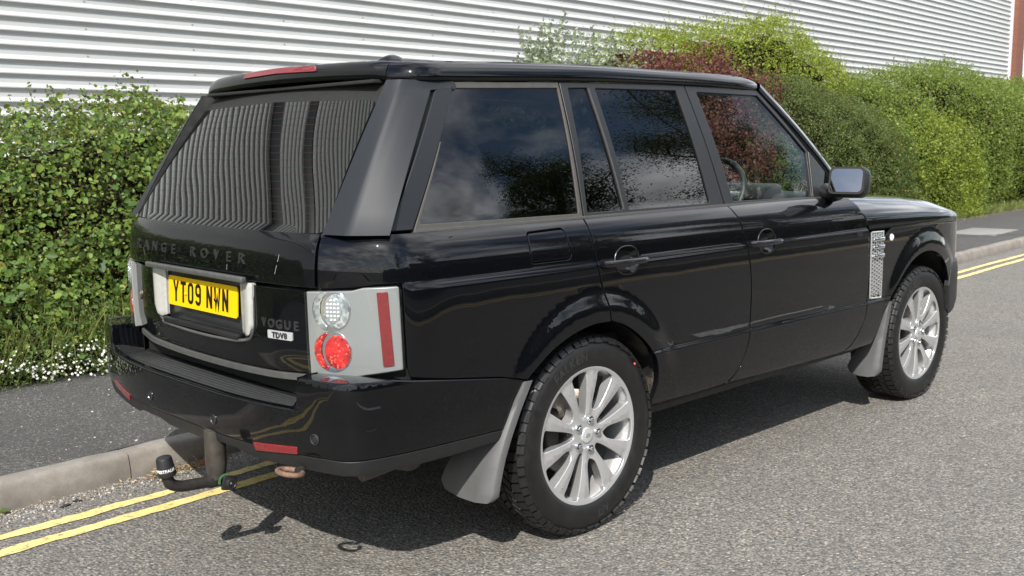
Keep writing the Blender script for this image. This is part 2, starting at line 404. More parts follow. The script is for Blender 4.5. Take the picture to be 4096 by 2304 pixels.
def relief(v2, f, fn, h, mb=None):
    """flat letter faces raised by h over fn(x, y, lift)"""
    mb = mb or MB(); n = len(v2); top = [fn(x, y, h) for x, y in v2]; bot = [fn(x, y, -.001) for x, y in v2]
    cnt = {}
    for t in f:
        for i in range(len(t)): cnt[(t[i], t[(i+1) % len(t)])] = 1
    ff = list(f)+[(i, n+i, n+j, j) for (i, j) in cnt if (j, i) not in cnt]
    return mb.add(top+bot, ff)

# ================================================================== the setting
TH = math.atan(.052); RD = np.array((math.cos(TH), math.sin(TH))); RN = np.array((-math.sin(TH), math.cos(TH)))
GZ = -.012                                                        # the road lies this far below the car's datum
def W(a, t, z=0.0): return (a*RD[0]+t*RN[0], a*RD[1]+t*RN[1], z+GZ)     # along the road, across it, up
def A_of(x, t): return x/RD[0]+t*math.tan(TH)
def sheet(name, a0, a1, t0, t1, z, mat, na=1, nt=1, **k):
    A = np.linspace(a0, a1, na+1); T = np.linspace(t0, t1, nt+1); zz = z if callable(z) else (lambda a, t: z)
    v = [W(a, t, zz(a, t)) for a in A for t in T]; f = [(i*(nt+1)+j, (i+1)*(nt+1)+j, (i+1)*(nt+1)+j+1, i*(nt+1)+j+1) for i in range(na) for j in range(nt)]
    return tag(mesh_obj(name, v, f, mat), kind='structure')
# road: worn asphalt with exposed pale and pinkish chippings
b = NB('road_asphalt'); p = b.pos()
vo = b.n('TexVoronoi', {'Vector': p, 'Scale': 74.0, 'Randomness': 1.0}); vo2 = b.n('TexVoronoi', {'Vector': p, 'Scale': 150.0})
rc = b.n('SeparateColor', {0: vo.outputs['Color']}); rc2 = b.n('SeparateColor', {0: vo2.outputs['Color']})
stone = b.ramp(rc.outputs[0], [(.0, (.060, .058, .054)), (.30, (.120, .116, .106)), (.55, (.192, .183, .166)), (.78, (.285, .232, .182)), (.93, (.33, .295, .25)), (1.0, (.46, .43, .39))])
fine = b.ramp(rc2.outputs[1], [(0, (.066, .063, .058)), (.6, (.165, .155, .140)), (1, (.30, .28, .25))])
edge = b.ramp(vo.outputs['Distance'], [(.25, 1.0), (.62, .0)])
colr = b.mix(edge, fine, stone)
big = b.noise(p, .45, 6, .65); med = b.noise(p, 6, 4, .6)
colr = b.mix(b.ramp(big, [(.32, .38), (.62, 0)]), colr, (.10, .098, .092)); colr = b.mix(b.ramp(med, [(.35, .22), (.65, 0)]), colr, (.09, .088, .084))
colr = b.mix(b.ramp(b.noise(p, 11, 4, .6), [(.66, 0), (.74, .55)]), colr, (.055, .053, .05))
h = b.math('ADD', b.math('MULTIPLY', edge, .7), b.math('MULTIPLY', rc.outputs[1], .5))
MT['road'] = b.done(b.bsdf(colr, .82, 0, b.bump(h, .75, .005), Specular_IOR_Level=.35))
# pavement: finer and darker
b = NB('pavement_asphalt'); p = b.pos()
vo = b.n('TexVoronoi', {'Vector': p, 'Scale': 150.0}); rc = b.n('SeparateColor', {0: vo.outputs['Color']})
colr = b.ramp(rc.outputs[0], [(0, (.030, .030, .029)), (.5, (.056, .055, .052)), (.85, (.085, .081, .075)), (.97, (.15, .14, .13)), (1, (.28, .27, .25))])
colr = b.mix(b.ramp(b.noise(p, 1.6, 6, .65), [(.35, .35), (.65, 0)]), colr, (.034, .033, .032))
colr = b.mix(b.ramp(b.noise(p, 3.1, 5, .7), [(.60, 0), (.75, .35)]), colr, (.10, .094, .082))
MT['pavement'] = b.done(b.bsdf(colr, .85, 0, b.bump(b.math('ADD', b.math('MULTIPLY', b.noise(p, 5, 3), 2.0), rc.outputs[1]), .5, .004)))
b = NB('kerb_concrete'); p = b.obj(); pw = b.pos()
colr = b.ramp(b.noise(pw, 7, 7, .7), [(.25, (.145, .128, .110)), (.5, (.215, .194, .170)), (.75, (.29, .268, .238))])
colr = b.mix(b.ramp(b.noise(pw, 120, 4, .7), [(.55, 0), (.72, .45)]), colr, (.13, .12, .105))
szz = b.n('SeparateXYZ', {0: pw}); colr = b.mix(b.math('MULTIPLY', b.ramp(szz.outputs[2], [(.0, .55), (.045, .0)]), b.noise(pw, 20, 4)), colr, (.10, .088, .07))
MT['kerb'] = b.done(b.bsdf(colr, .85, 0, b.bump(b.noise(pw, 140, 5, .7), .35, .004)))
b = NB('yellow_marking'); p = b.pos()
wear = b.ramp(b.noise(p, 26, 6, .72), [(.53, 0), (.66, 1)]); vo = b.n('TexVoronoi', {'Vector': p, 'Scale': 95.0})
colr = b.mix(b.ramp(b.noise(p, 9, 5, .6), [(.3, 0), (.7, 1)]), (.62, .46, .14), (.74, .59, .23))
colr = b.mix(b.ramp(b.noise(p, 60, 3), [(.35, .3), (.6, 0)]), colr, (.78, .70, .40))
colr = b.mix(b.math('MULTIPLY', wear, .85), colr, (.14, .13, .12))
MT['yellow'] = b.done(b.bsdf(colr, .75, 0, b.bump(vo.outputs['Distance'], .4, .003)))
b = NB('white_marking'); p = b.pos()
MT['whiteline'] = b.done(b.bsdf(b.mix(b.ramp(b.noise(p, 22, 6, .7), [(.5, 0), (.65, 1)]), (.66, .66, .63), (.2, .2, .19)), .75))
b = NB('soil'); p = b.pos()
MT['soil'] = b.done(b.bsdf(b.ramp(b.noise(p, 6, 7, .7), [(.3, (.035, .026, .018)), (.6, (.075, .058, .04)), (.8, (.13, .105, .07))]), .95, 0, b.bump(b.noise(p, 30, 5), .6, .02)))
b = NB('meadow'); p = b.pos()
MT['meadow'] = b.done(b.bsdf(b.ramp(b.noise(p, .6, 7, .7), [(.3, (.045, .06, .022)), (.7, (.09, .11, .04))]), .95))
tag(mesh_obj('ground', [(-900, -900, -.06), (900, -900, -.06), (900, 900, -.06), (-900, 900, -.06)], [(0, 1, 2, 3)], MT['meadow']), kind='structure')
T_K, T_O = 1.030, -7.60
sheet('road', -70, 140, T_O, T_K+.02, 0, MT['road'])
sheet('pavement', -70, 140, T_K+.12, 2.95, lambda a, t: .1185+.012*(t-1.15)/1.8, MT['pavement'], 70, 4)
sheet('verge_ground', -70, 140, 2.93, 11.9, lambda a, t: .128+.05*(t-2.9)/3, MT['soil'], 70, 6)
sheet('opposite_pavement', -70, 140, T_O-2.0, T_O-.12, .1185, MT['pavement'])
sheet('opposite_verge', -70, 140, T_O-30, T_O-1.98, .125, MT['meadow'])
def line(name, t, w, a0, a1, mat, jit=.0055, z=.004, step=.035):
    n = max(2, int((a1-a0)/step)); v = []; e0 = e1 = 0
    for i in range(n+1):
        a = a0+(a1-a0)*i/n; e0 = e0*.6+random.uniform(-1, 1)*jit; e1 = e1*.6+random.uniform(-1, 1)*jit
        wob = .006*math.sin(a*.9)+.004*math.sin(a*2.7+t); v += [W(a, t-w/2+e0+wob, z), W(a, t+w/2+e1+wob, z)]
    return tag(mesh_obj(name, v, [(2*i, 2*i+2, 2*i+3, 2*i+1) for i in range(n)], mat), kind='structure')
line('yellow_line', .748, .066, -14, 40, MT['yellow']); line('yellow_line', .588, .070, -14, 40, MT['yellow'])
line('yellow_line', T_O+.28, .066, -14, 60, MT['yellow'], step=.2); line('yellow_line', T_O+.44, .066, -14, 60, MT['yellow'], step=.2)
for k in range(-4, 9): line('white_line', -3.25, .10, k*6+3.4, k*6+5.4, MT['whiteline'], step=.05)
# kerbs of separate stones
kp = [(.0, -.10), (.004, .04), (.014, .088), (.020, .106), (.030, .117), (.044, .121), (.118, .120), (.124, .114), (.125, -.10)]
def kerb_mesh(name):
    L = .909; nseg = 6; v = []; r_ = random.Random(3)
    for i in range(nseg+1):
        a = L*i/nseg; ins = .004 if i in (0, nseg) else 0
        for k, (t, z) in enumerate(kp): v.append((a, t+(ins if k < 4 else 0)+r_.uniform(-.0012, .0012)*(k < 6), z-(ins if z > .1 else 0)+r_.uniform(-.001, .001)*(z > .1)))
    m = len(kp); f = [(i*m+j, i*m+j+1, (i+1)*m+j+1, (i+1)*m+j) for i in range(nseg) for j in range(m-1)]+[tuple(range(m)), tuple(range(nseg*m, nseg*m+m))[::-1]]
    me = bpy.data.meshes.new(name); me.from_pydata(v, [], f); bm = bmesh.new(); bm.from_mesh(me); bmesh.ops.recalc_face_normals(bm, faces=list(bm.faces))
    for e in bm.edges: e.smooth = not (len(e.link_faces) == 2 and e.calc_face_angle(0) > R(50))
    bm.to_mesh(me); bm.free(); me.shade_smooth(); me.materials.append(MT['kerb']); return me
km = kerb_mesh('kerb_stone')
A_J = A_of(-.966, 1.03)
def kerb_row(name, t, flipd, k0, k1):
    root = empty(name); root['kind'] = 'structure'
    for k in range(k0, k1):
        o = bpy.data.objects.new('kerb_stone', km); link(o, root); a = A_J+k*.915+.003; q = W(a if not flipd else a+.909, t+random.uniform(-.0015, .0015), random.uniform(-.0015, .0015))
        o.location = q; o.rotation_euler = (0, 0, TH+(math.pi if flipd else 0)+random.uniform(-.0012, .0012))
kerb_row('kerb', T_K, False, -16, 60); kerb_row('opposite_kerb', T_O, True, -14, 50)
# pale concrete cover set into the pavement ahead
m = MB(); m.box(W(A_of(12.75, 1.8), 1.82, .124), (1.16, .66, .020), .004, 2, Matrix.Rotation(TH+.02, 3, 'Z'))
tag(m.build('concrete_cover', simple('pale_cover_concrete', (.21, .205, .19), .85, 0, .1, 20, .2, 120)), 'pale rectangular concrete cover let into the dark pavement', 'cover')
# loose grit and straw in the gutter
def stones(name, n, a0, a1, tfn, smin, smax, mat, zfn=lambda a, t: 0, colour=None):
    ico = np.array([(0, 0, 1), (.89, 0, .45), (.28, .85, .45), (-.72, .53, .45), (-.72, -.53, .45), (.28, -.85, .45), (.72, .53, -.3), (-.28, .85, -.3), (-.89, 0, -.3), (-.28, -.85, -.3), (.72, -.53, -.3)])
    fc = [(0, 1, 2), (0, 2, 3), (0, 3, 4), (0, 4, 5), (0, 5, 1), (1, 6, 2), (2, 7, 3), (3, 8, 4), (4, 9, 5), (5, 10, 1), (6, 7, 2), (7, 8, 3), (8, 9, 4), (9, 10, 5), (10, 6, 1)]
    V = []; F = []
    for i in range(n):
        a = rng.uniform(a0, a1); t = tfn(); s = rng.uniform(smin, smax)*(1 if rng.random() < .9 else 1.6); th = rng.uniform(0, 6.28); c_, s_ = math.cos(th), math.sin(th)
        q = ico*rng.uniform(.65, 1.2, (11, 3))*s*np.array([1, .75, .55]); q = np.stack([q[:, 0]*c_-q[:, 1]*s_, q[:, 0]*s_+q[:, 1]*c_, q[:, 2]+s*.15], 1)
        V.append(q+np.array(W(a, t, zfn(a, t)))); F += [(x+11*i, y+11*i, z+11*i) for x, y, z in fc]
    return tag(mesh_np(name, np.concatenate(V), F, mat), kind='stuff')
b = NB('grit_stone'); gi = b.n('NewGeometry')
MT['grit'] = b.done(b.bsdf(b.ramp(gi.outputs['Random Per Island'], [(0, (.10, .097, .09)), (.4, (.19, .18, .165)), (.75, (.28, .25, .215)), (1, (.42, .40, .37))]), .85))
o = stones('gutter_grit', 5200, -3.6, 2.2, lambda: T_K-.004-abs(rng.normal(0, .085)), .0025, .0075, MT['grit']); o['label'] = 'loose pale grit lying along the kerb'
o = stones('road_chippings', 900, -3.8, 4.0, lambda: rng.uniform(-3.2, .9), .0018, .0042, MT['grit']); o['label'] = 'scattered stone chippings on the road'
o = stones('pavement_bits', 260, -2.5, 1.0, lambda: rng.uniform(1.2, 2.85), .0025, .008, MT['grit'], lambda a, t: .119+.012*(t-1.15)/1.8); o['label'] = 'small pale bits scattered on the pavement'
def litter(name, n, a0, a1, tfn, L, w, mat, z0=.003, zs=.012):
    V = []; F = []
    for i in range(n):
        c = np.array(W(rng.uniform(a0, a1), tfn(), z0+abs(rng.normal(0, zs)))); th = rng.uniform(0, 6.28); d = np.array([math.cos(th), math.sin(th), rng.normal(0, .18)]); s = np.array([-math.sin(th), math.cos(th), rng.normal(0, .3)]); l = L*rng.uniform(.4, 1.2); k = w*rng.uniform(.6, 1.4)
        V += [c-d*l/2, c+s*k/2, c+d*l/2, c-s*k/2]; F.append((4*i, 4*i+1, 4*i+2, 4*i+3))
    return tag(mesh_np(name, np.array(V), F, mat), kind='stuff')
b = NB('dry_litter'); gi = b.n('NewGeometry')
MT['straw'] = b.done(b.bsdf(b.ramp(gi.outputs['Random Per Island'], [(0, (.12, .075, .035)), (.4, (.26, .17, .08)), (.75, (.42, .31, .16)), (1, (.50, .42, .27))]), .85))
o = litter('gutter_litter', 900, -2.9, 1.0, lambda: T_K-.01-abs(rng.normal(0, .06)), .022, .005, MT['straw'], .004, .006); o['label'] = 'dry straw and leaf bits along the kerb'
o = litter('gutter_litter_clump', 520, A_of(-.75, 1)-.16, A_of(-.75, 1)+.22, lambda: T_K-.015-abs(rng.normal(0, .05)), .035, .005, MT['straw'], .004, .014); o['label'] = 'clump of dry straw against the kerb'
o = litter('verge_litter', 2600, -3.2, 22, lambda: 2.86+rng.normal(0, .07), .03, .010, MT['straw'], .135, .008); o['label'] = 'brown dead leaves along the back of the pavement'
MT['redscrap'] = simple('red_plastic', (.42, .03, .045), .45); MT['blackscrap'] = simple('black_rubber', (.02, .02, .02), .6)
def scrap(name, a, t, z, d, mat, rz, label):
    m = MB(); v = [(-.5, -.5, 0), (.1, -.55, .25), (.5, -.35, .1), (.45, .4, .0), (0, .5, .3), (-.5, .35, .05)]
    v = [(x*d[0], y*d[1], z_*d[2]) for x, y, z_ in v]; m.add(v+[(x*.95, y*.95, z_-.003) for x, y, z_ in v], [(0, 1, 4, 5), (1, 2, 3, 4), (6, 11, 10, 7), (7, 10, 9, 8)]+[(i, 6+i, 6+(i+1) % 6, (i+1) % 6) for i in range(6)])
    o = m.build(name, mat, smooth=False); o.location = W(a, t, z); o.rotation_euler[2] = rz; return tag(o, label, 'litter')
scrap('red_scrap', A_of(-.615, .99), .985, .006, (.075, .03, .03), MT['redscrap'], .2, 'crumpled red plastic scrap lying against the kerb')
scrap('rubber_scrap', A_of(-1.315, .86), .905, .005, (.05, .02, .012), MT['blackscrap'], .4, 'longer black rubber scrap in the gutter grit')
scrap('rubber_scrap', A_of(-1.255, .87), .925, .005, (.035, .02, .012), MT['blackscrap'], -.5, 'shorter black rubber scrap in the gutter grit')
# ---- clad warehouse along the pavement
b = NB('white_cladding'); p = b.pos()
streak = b.noise(b.pos((.15, .15, 3.0)), 6, 5, .65)
oi = b.n('ObjectInfo'); colr = b.mix(oi.outputs['Random'], (.47, .482, .478), (.52, .53, .522)); colr = b.mix(b.ramp(streak, [(.42, 0), (.8, .40)]), colr, (.33, .33, .30)); colr = b.mix(b.ramp(b.noise(p, 40, 4, .7), [(.62, 0), (.78, .35)]), colr, (.26, .25, .22))
MT['clad'] = b.done(b.bsdf(colr, .45, 0, None, Specular_IOR_Level=.4))
MT['cladflash'] = simple('pinkish_white_flashing', (.70, .67, .68), .45, 0, .05, 8)
MT['gutterdark'] = simple('dark_gutter_paint', (.035, .04, .045), .45)
T_W = 12.0; wh = empty('warehouse', W(8, T_W, 0), 'long warehouse clad in white horizontal ribbed metal sheets behind the hedge', 'building')
wh.rotation_euler[2] = TH
def clad_mesh(L, rows=5):
    prof = []; d = .046
    for k in range(rows):
        z0 = 1.0-.2*k
        prof += [(d, z0), (d-.003, z0-.003), (.003, z0-.040), (0, z0-.044), (0, z0-.132), (.003, z0-.136), (d-.003, z0-.180), (d, z0-.184)]
    prof += [(d+.004, -.000), (d-.004, -.006)]
    v = []; n = len(prof)
    for x in (0, L): v += [(x, -o, z) for o, z in prof]
    me = bpy.data.meshes.new('cladding_sheet'); me.from_pydata(v, [], [(j, n+j, n+j+1, j+1) for j in range(n-1)]); me.materials.append(MT['clad']); me.update(); return me
SL = 8.85; cm = clad_mesh(SL+.03); a_joint = A_of(6.31, T_W)
aL = a_joint-SL*6; nC = 11; aR = 46.7
for c_ in range(nC):
    a0 = aL+c_*SL; L_ = min(SL, aR-a0)
    if L_ < .2: continue
    mesh_ = cm if L_ > SL-.01 else clad_mesh(L_)
    for k in range(8):
        o = bpy.data.objects.new('cladding_sheet', mesh_); link(o, wh); o.location = (a0-8, -.002*(c_ % 2), .775+k-.0003*k)
m = MB(); nB = 0
for i in range(int((aR-aL)/1.77)):
    for k in range(40):
        if (k+i) % 2: continue
        m.box((aL+.75+i*1.77-8, -.004, .775+.2*k+.10), (.016, .010, .016))
tag(m.build('screw_heads', MT['steel'], wh, smooth=False), kind='stuff')
MB().box(((aL+aR)/2-8, .12, .39), (aR-aL, .2, .78), .01).build('plinth', simple('plinth_brick', (.22, .10, .065), .85, 0, .3, 30), wh)
MB().box(((aL+aR)/2-8, .0, 8.98), (aR-aL+.2, .22, .42), .03).build('gutter', MT['gutterdark'], wh)
MB().box((aR+.10-8, -.02, 4.6), (.24, .12, 8.4), .01).build('corner_flashing', MT['cladflash'], wh)
m = MB(); m.add([(aL-8, .1, 9.1), (aR-8, .1, 9.1), (aR-8, 9, 9.9), (aL-8, 9, 9.9)], [(0, 1, 2, 3)]); m.build('roof', simple('grey_roof_sheet', (.30, .31, .32), .6), wh, smooth=False)
for xx in (aL-8-.0, aR-8+.0): MB().box((xx, 6, 4.5), (.1, 12, 9.0), .01).build('end_wall', MT['clad'], wh)
up = clad_mesh(24.0)
for c_ in range(4):
    for k in range(11):
        if k == 5: continue
        o = bpy.data.objects.new('cladding_sheet', up); link(o, wh); o.location = (aL-8+c_*24.03, 9.0-.002*(c_ % 2), 9.3+k*1.5+(-.75 if k > 5 else 0)); o.scale = (1, 1.2, 1.5)
MB().box((aL-8+48, 9.1, 17.17), (96, .2, .76), .01).build('louvre_band', MT['gutterdark'], wh)
MB().box((aL-8+48, 9.2, 25.3), (96, .3, .5), .02).build('upper_gutter', MT['gutterdark'], wh)
# brick pier at the end of the cladding
b = NB('red_brick'); p = b.obj()
br = b.n('TexBrick', {'Vector': b.n('Mapping', {0: b.n('TexCoord').outputs['Object'], 'Rotation': (R(90), 0, 0)}).outputs[0], 'Color1': (.21, .068, .034, 1), 'Color2': (.155, .05, .028, 1), 'Mortar': (.19, .155, .13, 1), 'Scale': 1.0, 'Brick Width': .225, 'Row Height': .075, 'Mortar Size': .008})
MT['brick'] = b.done(b.bsdf(b.mix(b.noise(p, 9, 4), br.outputs[0], (.14, .046, .026)), .9, 0, b.bump(br.outputs['Fac'], -.4, .01)))
m = MB(); m.box((0, 0, 5), (1.08, 1.2, 10.2), .01); o = m.build('brick_pier', MT['brick']); o.location = W(aR+.78, T_W+.35, -.05); o.rotation_euler[2] = TH
tag(o, 'tall red brick pier at the far end of the white cladding', 'pier')
# pale panelled unit further along
fu = empty('far_unit', W(78, 14, 0), 'pale grey panelled industrial unit beyond the brick pier', 'building'); fu.rotation_euler[2] = TH
MT['palepanel'] = simple('pale_grey_panel', (.60, .64, .66), .5, 0, .03, 2)
for k in range(7):
    for c_ in range(4): MB().box((0, -6+c_*6.0, .8+k*1.6), (.3, 5.97, 1.575), .012).build('wall_panel', MT['palepanel'], fu)
MB().box((6, 3, 5.6), (11.6, 23.8, 11.1), .02).build('core_wall', MT['palepanel'], fu); MB().box((6, 3, 11.4), (12.6, 24.6, .3), .02).build('roof', MT['gutterdark'], fu)

# ================================================================== the car
car = empty('parked_car', (0, 0, 0), 'black four by four estate car with grey pillars parked on double yellow lines', 'car')
class Plan:
    def __init__(s, pts):
        P = catmull(pts, 40); d = np.diff(P, axis=0); L = np.concatenate([[0], np.cumsum(np.hypot(d[:, 0], d[:, 1]))])
        s.s = np.linspace(0, L[-1], 3000); s.x = np.interp(s.s, L, P[:, 0]); s.y = np.interp(s.s, L, P[:, 1])
        k = np.hanning(61); k /= k.sum()
        tx = np.gradient(s.x); ty = np.gradient(s.y); tx[0], ty[0] = 0, 1
        pad = lambda q: np.convolve(np.concatenate([q[30:0:-1], q, q[-2:-32:-1]]), k, 'valid')
        tx, ty = pad(tx), pad(ty); tx[:8] = 0; l = np.hypot(tx, ty); s.nx, s.ny = -ty/l, tx/l
        i = int(np.argmax(s.y > s.y.max()*.965)); i0 = int(np.argmax(s.y > .5)); j = int(np.argmax(s.x > 3.4)) or len(s.x)
        s.i = i; s.sx_x, s.sx_s = s.x[i0:j], s.s[i0:j]; s.sy_y, s.sy_s = s.y[:i+40], s.s[:i+40]
    def ofx(s, x): return float(np.interp(x, s.sx_x, s.sx_s))
    def ofy(s, y): return math.copysign(float(np.interp(abs(y), s.sy_y, s.sy_s)), y)
    def at(s, q):
        a = abs(q); g = math.copysign(1, q) if q else 1
        return float(np.interp(a, s.s, s.x)), float(np.interp(a, s.s, s.y)), float(np.interp(a, s.s, s.nx)), float(np.interp(a, s.s, s.ny)), g
BP = Plan([(-1.092, 0), (-1.088, .3), (-1.075, .5), (-1.050, .65), (-1.015, .738), (-.970, .818), (-.925, .873), (-.868, .915), (-.78, .938), (-.6, .948), (-.3, .953), (0, .955), (1.2, .957), (2.4, .957), (2.8, .953), (3.1, .942), (3.3, .918), (3.45, .87), (3.56, .78), (3.63, .62), (3.67, .35), (3.68, 0)])
_OFF = pchip([1.24, 1.222, 1.205, 1.19, 1.175, 1.159, 1.12, 1.08, 1.046, 1.039, 1.029, 1.02, .68, .664, .643, .638, .62, .55, .48, .43, .40, .36, .30],
             [-.115, -.090, -.064, -.047, -.034, -.0225, -.009, -.003, -.0012, -.0008, .0042, .00444, .00898, .0088, .0150, .0153, .0150, .0125, .0045, -.007, -.022, -.05, -.08])
def OFF(z): return .009-.0445*(z-.70)**2 if .672 < z < 1.026 else float(_OFF(z))
def flare(x, z):
    r1 = math.hypot(x, z-.40); r2 = math.hypot(x-2.86, z-.40)
    return (.016*float(sstep(.545, .452, r1)) + .014*float(sstep(.585, .49, r2)))*float(sstep(.50, .74, z))
def body(s, z, extra=0.0):
    x, y, nx, ny, g = BP.at(s)
    fade = float(sstep(-.95, -.80, x))
    zz = z+.006*max(x, -1.0)
    o = float(OFF(zz))
    if fade < 1:                                    # no groove or ledge round the tail
        o2 = float(OFF(zz))*.8 if zz > 1.045 else (-.004*float(sstep(.85, .70, zz)))
        o = o*fade+o2*(1-fade)
    o += flare(x, z)*(1 if y > .8 else 0)+extra
    return (x+nx*o, -g*(y+ny*o), z)
def bodyx(x, z): return body(BP.ofx(x), z)
sx, sy = BP.ofx, BP.ofy
def side_poly(pts): return [(sx(q[0]), *q[1:]) for q in pts]

# shared shut lines, bottom to top, on the right-hand side
GAP_QR = [(.071, .813), (.062, .868), (.045, .926), (.028, .983), (.016, 1.033), (.006, 1.084), (.001, 1.138), (.000, 1.175), (.002, 1.203)]
GAP_RF = [(.878, .425), (.912, .439), (.956, .471), (.990, .519), (1.017, .568), (1.030, .613), (1.036, .646), (1.042, .685), (1.046, .75), (1.049, .816), (1.046, .882), (1.036, .948), (1.015, 1.022), (.996, 1.075), (.978, 1.133), (.966, 1.17), (.957, 1.203)]
GAP_FF = [(1.954, .405), (2.011, .433), (2.080, .503), (2.120, .564), (2.136, .642), (2.150, .70), (2.162, .80), (2.166, .90), (2.158, .965), (2.144, 1.02), (2.122, 1.068), (2.095, 1.11), (2.070, 1.145), (2.045, 1.172), (2.02, 1.195)]
ARCH_R = [(-.372, .660), (-.337, .688), (-.276, .730), (-.213, .762), (-.139, .788), (-.063, .805), (-.005, .811), (.064, .809), (.125, .795), (.187, .766), (.251, .723), (.306, .677), (.345, .629), (.368, .576), (.374, .525), (.366, .477), (.350, .432)]
ARCH_F = [(2.352, .585), (2.410, .648), (2.471, .702), (2.549, .762), (2.645, .815), (2.747, .845), (2.853, .853), (2.946, .840), (3.043, .804), (3.116, .749), (3.150, .705), (3.190, .640)]
sm = lambda L, n=4: [tuple(q) for q in catmull(L, n)]
TOPZ = 1.204
def dense(a, b, n): return [(a[0]+(b[0]-a[0])*i/n, a[1]+(b[1]-a[1])*i/n) for i in range(n+1)]
BROWS = [lambda u, d=d: np.full_like(u, 1.0345+d)-.006*np.interp(u, BP.s, BP.x) for d in (-.0035, 0, .0035)] + [lambda u, d=d: np.full_like(u, .654+d)-.006*np.interp(u, BP.s, BP.x) for d in (-.016, -.011, -.004, .003, .010)] + [1.10, 1.13, 1.15, 1.165, 1.18, 1.19]
def ell(cx, cz, rx, rz, n=40, p=2.0):
    return [(cx+rx*math.copysign(abs(math.cos(t))**(2/p), math.cos(t)), cz+rz*math.copysign(abs(math.sin(t))**(2/p), math.sin(t))) for t in np.linspace(0, 2*math.pi, n, endpoint=False)]
# rear quarter panel, wrapping round to the tailgate
FUEL = fillet([(-.332, 1.172, .022), (-.135, 1.176, .022), (-.118, 1.062, .022), (-.330, 1.062, .022)], k=6)
out = [(sy(.688), 1.024), (sy(.80), 1.032), (sx(-.93), 1.043), (sx(-.872), 1.047)] + [(sx(-.864), .775)] + [(sx(-.855), .742)] + side_poly([(-.70, .716), (-.50, .688)]) + side_poly(sm(ARCH_R[:8])) + side_poly(sm(GAP_QR)) + [(sx(-.3), TOPZ), (sx(-.6), TOPZ), (sx(-.8), TOPZ), (sy(.80), TOPZ), (sy(.688), TOPZ)]
panel('rear_quarter_panel', out, body, MT['paint'], car, rows=BROWS, holes=[[(sx(a), z) for a, z in FUEL]], gap=.0032, lip=.025, flip=1, side='B', res=.02, eres=.014)
panel('fuel_flap', [(sx(a), z) for a, z in FUEL], body, MT['paint'], car, raw=True, gap=.005, lip=.012, mirror=False, edge=.003)
# doors
def door(name, out, hx, hole=True):
    hole = [(sx(a), z) for a, z in ell(hx, 1.032, .071, .053, 44, 2.3)]
    return panel(name, out, body, MT['paint'], car, rows=BROWS, gap=.0032, lip=.025, holes=[hole], side='B', res=.022, eres=.014), hole
rd_out = side_poly(sm(GAP_QR)[::-1]) + side_poly([q for q in sm(ARCH_R) if q[0] > .08 and q[1] > .44]) + side_poly([(.352, .428), (.5, .424), (.7, .422)]) + side_poly(sm(GAP_RF)) + [(sx(.6), TOPZ), (sx(.3), TOPZ)]
fd_out = side_poly(sm(GAP_RF)[::-1]) + side_poly([(1.2, .415), (1.6, .408), (1.90, .403)]) + side_poly(sm(GAP_FF)) + [(sx(1.7), TOPZ), (sx(1.3), TOPZ)]
rear_doors, hr = door('rear_door', rd_out, .190)
front_doors, hf = door('front_door', fd_out, 1.178)
fe_out = side_poly(sm(GAP_FF)[::-1][14*2:]) + side_poly([(2.0, .398), (2.25, .40)]) + side_poly(sm(ARCH_F)) + side_poly([(3.23, .58), (3.30, .58)]) + [(sx(3.36)+.1, .62), (sx(3.36)+.1, .99)] + side_poly([(3.2, .997), (2.8, 1.010), (2.4, 1.016)])
fe_out = [q for q in fe_out if q[1] < 1.018]
panel('front_wing', fe_out, body, MT['paint'], car, rows=BROWS[:7], gap=.0032, lip=.025, side='B', res=.02, eres=.014)
# clamshell bonnet: sides on the body surface, top as a crowned sheet
def bonnet(u, v):                      # u along x, v 0 centre .. 1 edge line
    x = u; t = v
    edge_z = 1.018-.020*(x-2.15); side = bodyx(min(x, 3.3), edge_z)
    w = -side[1]-(.0 if x < 3.3 else (x-3.3)**2*2.0)
    crown = float(np.interp(x, [2.0, 2.3, 2.8, 3.1, 3.3, 3.45, 3.55, 3.62], [1.205, 1.197, 1.170, 1.143, 1.112, 1.075, 1.03, .99]))
    a = t*math.pi/2; p = 4.0
    yy = math.sin(a)**(2/p); zz = math.cos(a)**(2/p)
    ridge = .012*float(sstep(.55, .78, yy))*float(1-sstep(.86, .97, yy))
    return (x, -w*yy, edge_z+(crown-edge_z)*(zz*.96+.04*(1-yy*yy))+ridge*(1-float(sstep(3.1, 3.5, x))))
mbn = []
us = np.linspace(2.16, 3.60, 50); vs_ = np.concatenate([np.linspace(0, .5, 14), np.linspace(.53, .985, 30), [.9999]])
gv = []; gf = []
for sgn in (1, -1):
    for ui in np.linspace(0, 1, 56)**1.15:
        for v in vs_:
            x0 = 2.15
            for _ in range(3): x0 = float(np.interp(bonnet(x0, v)[2], [1.018, 1.068, 1.11, 1.145, 1.172, 1.195], [2.151, 2.128, 2.101, 2.076, 2.051, 2.028]))
            x0 -= .06*(1-min(1, abs(bonnet(2.1, v)[1])/.78)**2)
            q = bonnet(x0+(3.60-x0)*ui, v); gv.append((q[0], q[1]*sgn, q[2]))
nv = len(vs_); nu = 56
for k in range(2):
    o = k*nu*nv
    for i in range(nu-1):
        for j in range(nv-1):
            t = (o+i*nv+j, o+(i+1)*nv+j, o+(i+1)*nv+j+1, o+i*nv+j+1); gf.append(t if k == 1 else t[::-1])
m = MB(); m.add(gv, gf); bo = m.build('bonnet', MT['paint'], car, angle=60)
MB().box((2.02, 0, 1.165), (.30, 1.5, .02), .006).build('scuttle_panel', MT['mattblack'], car)
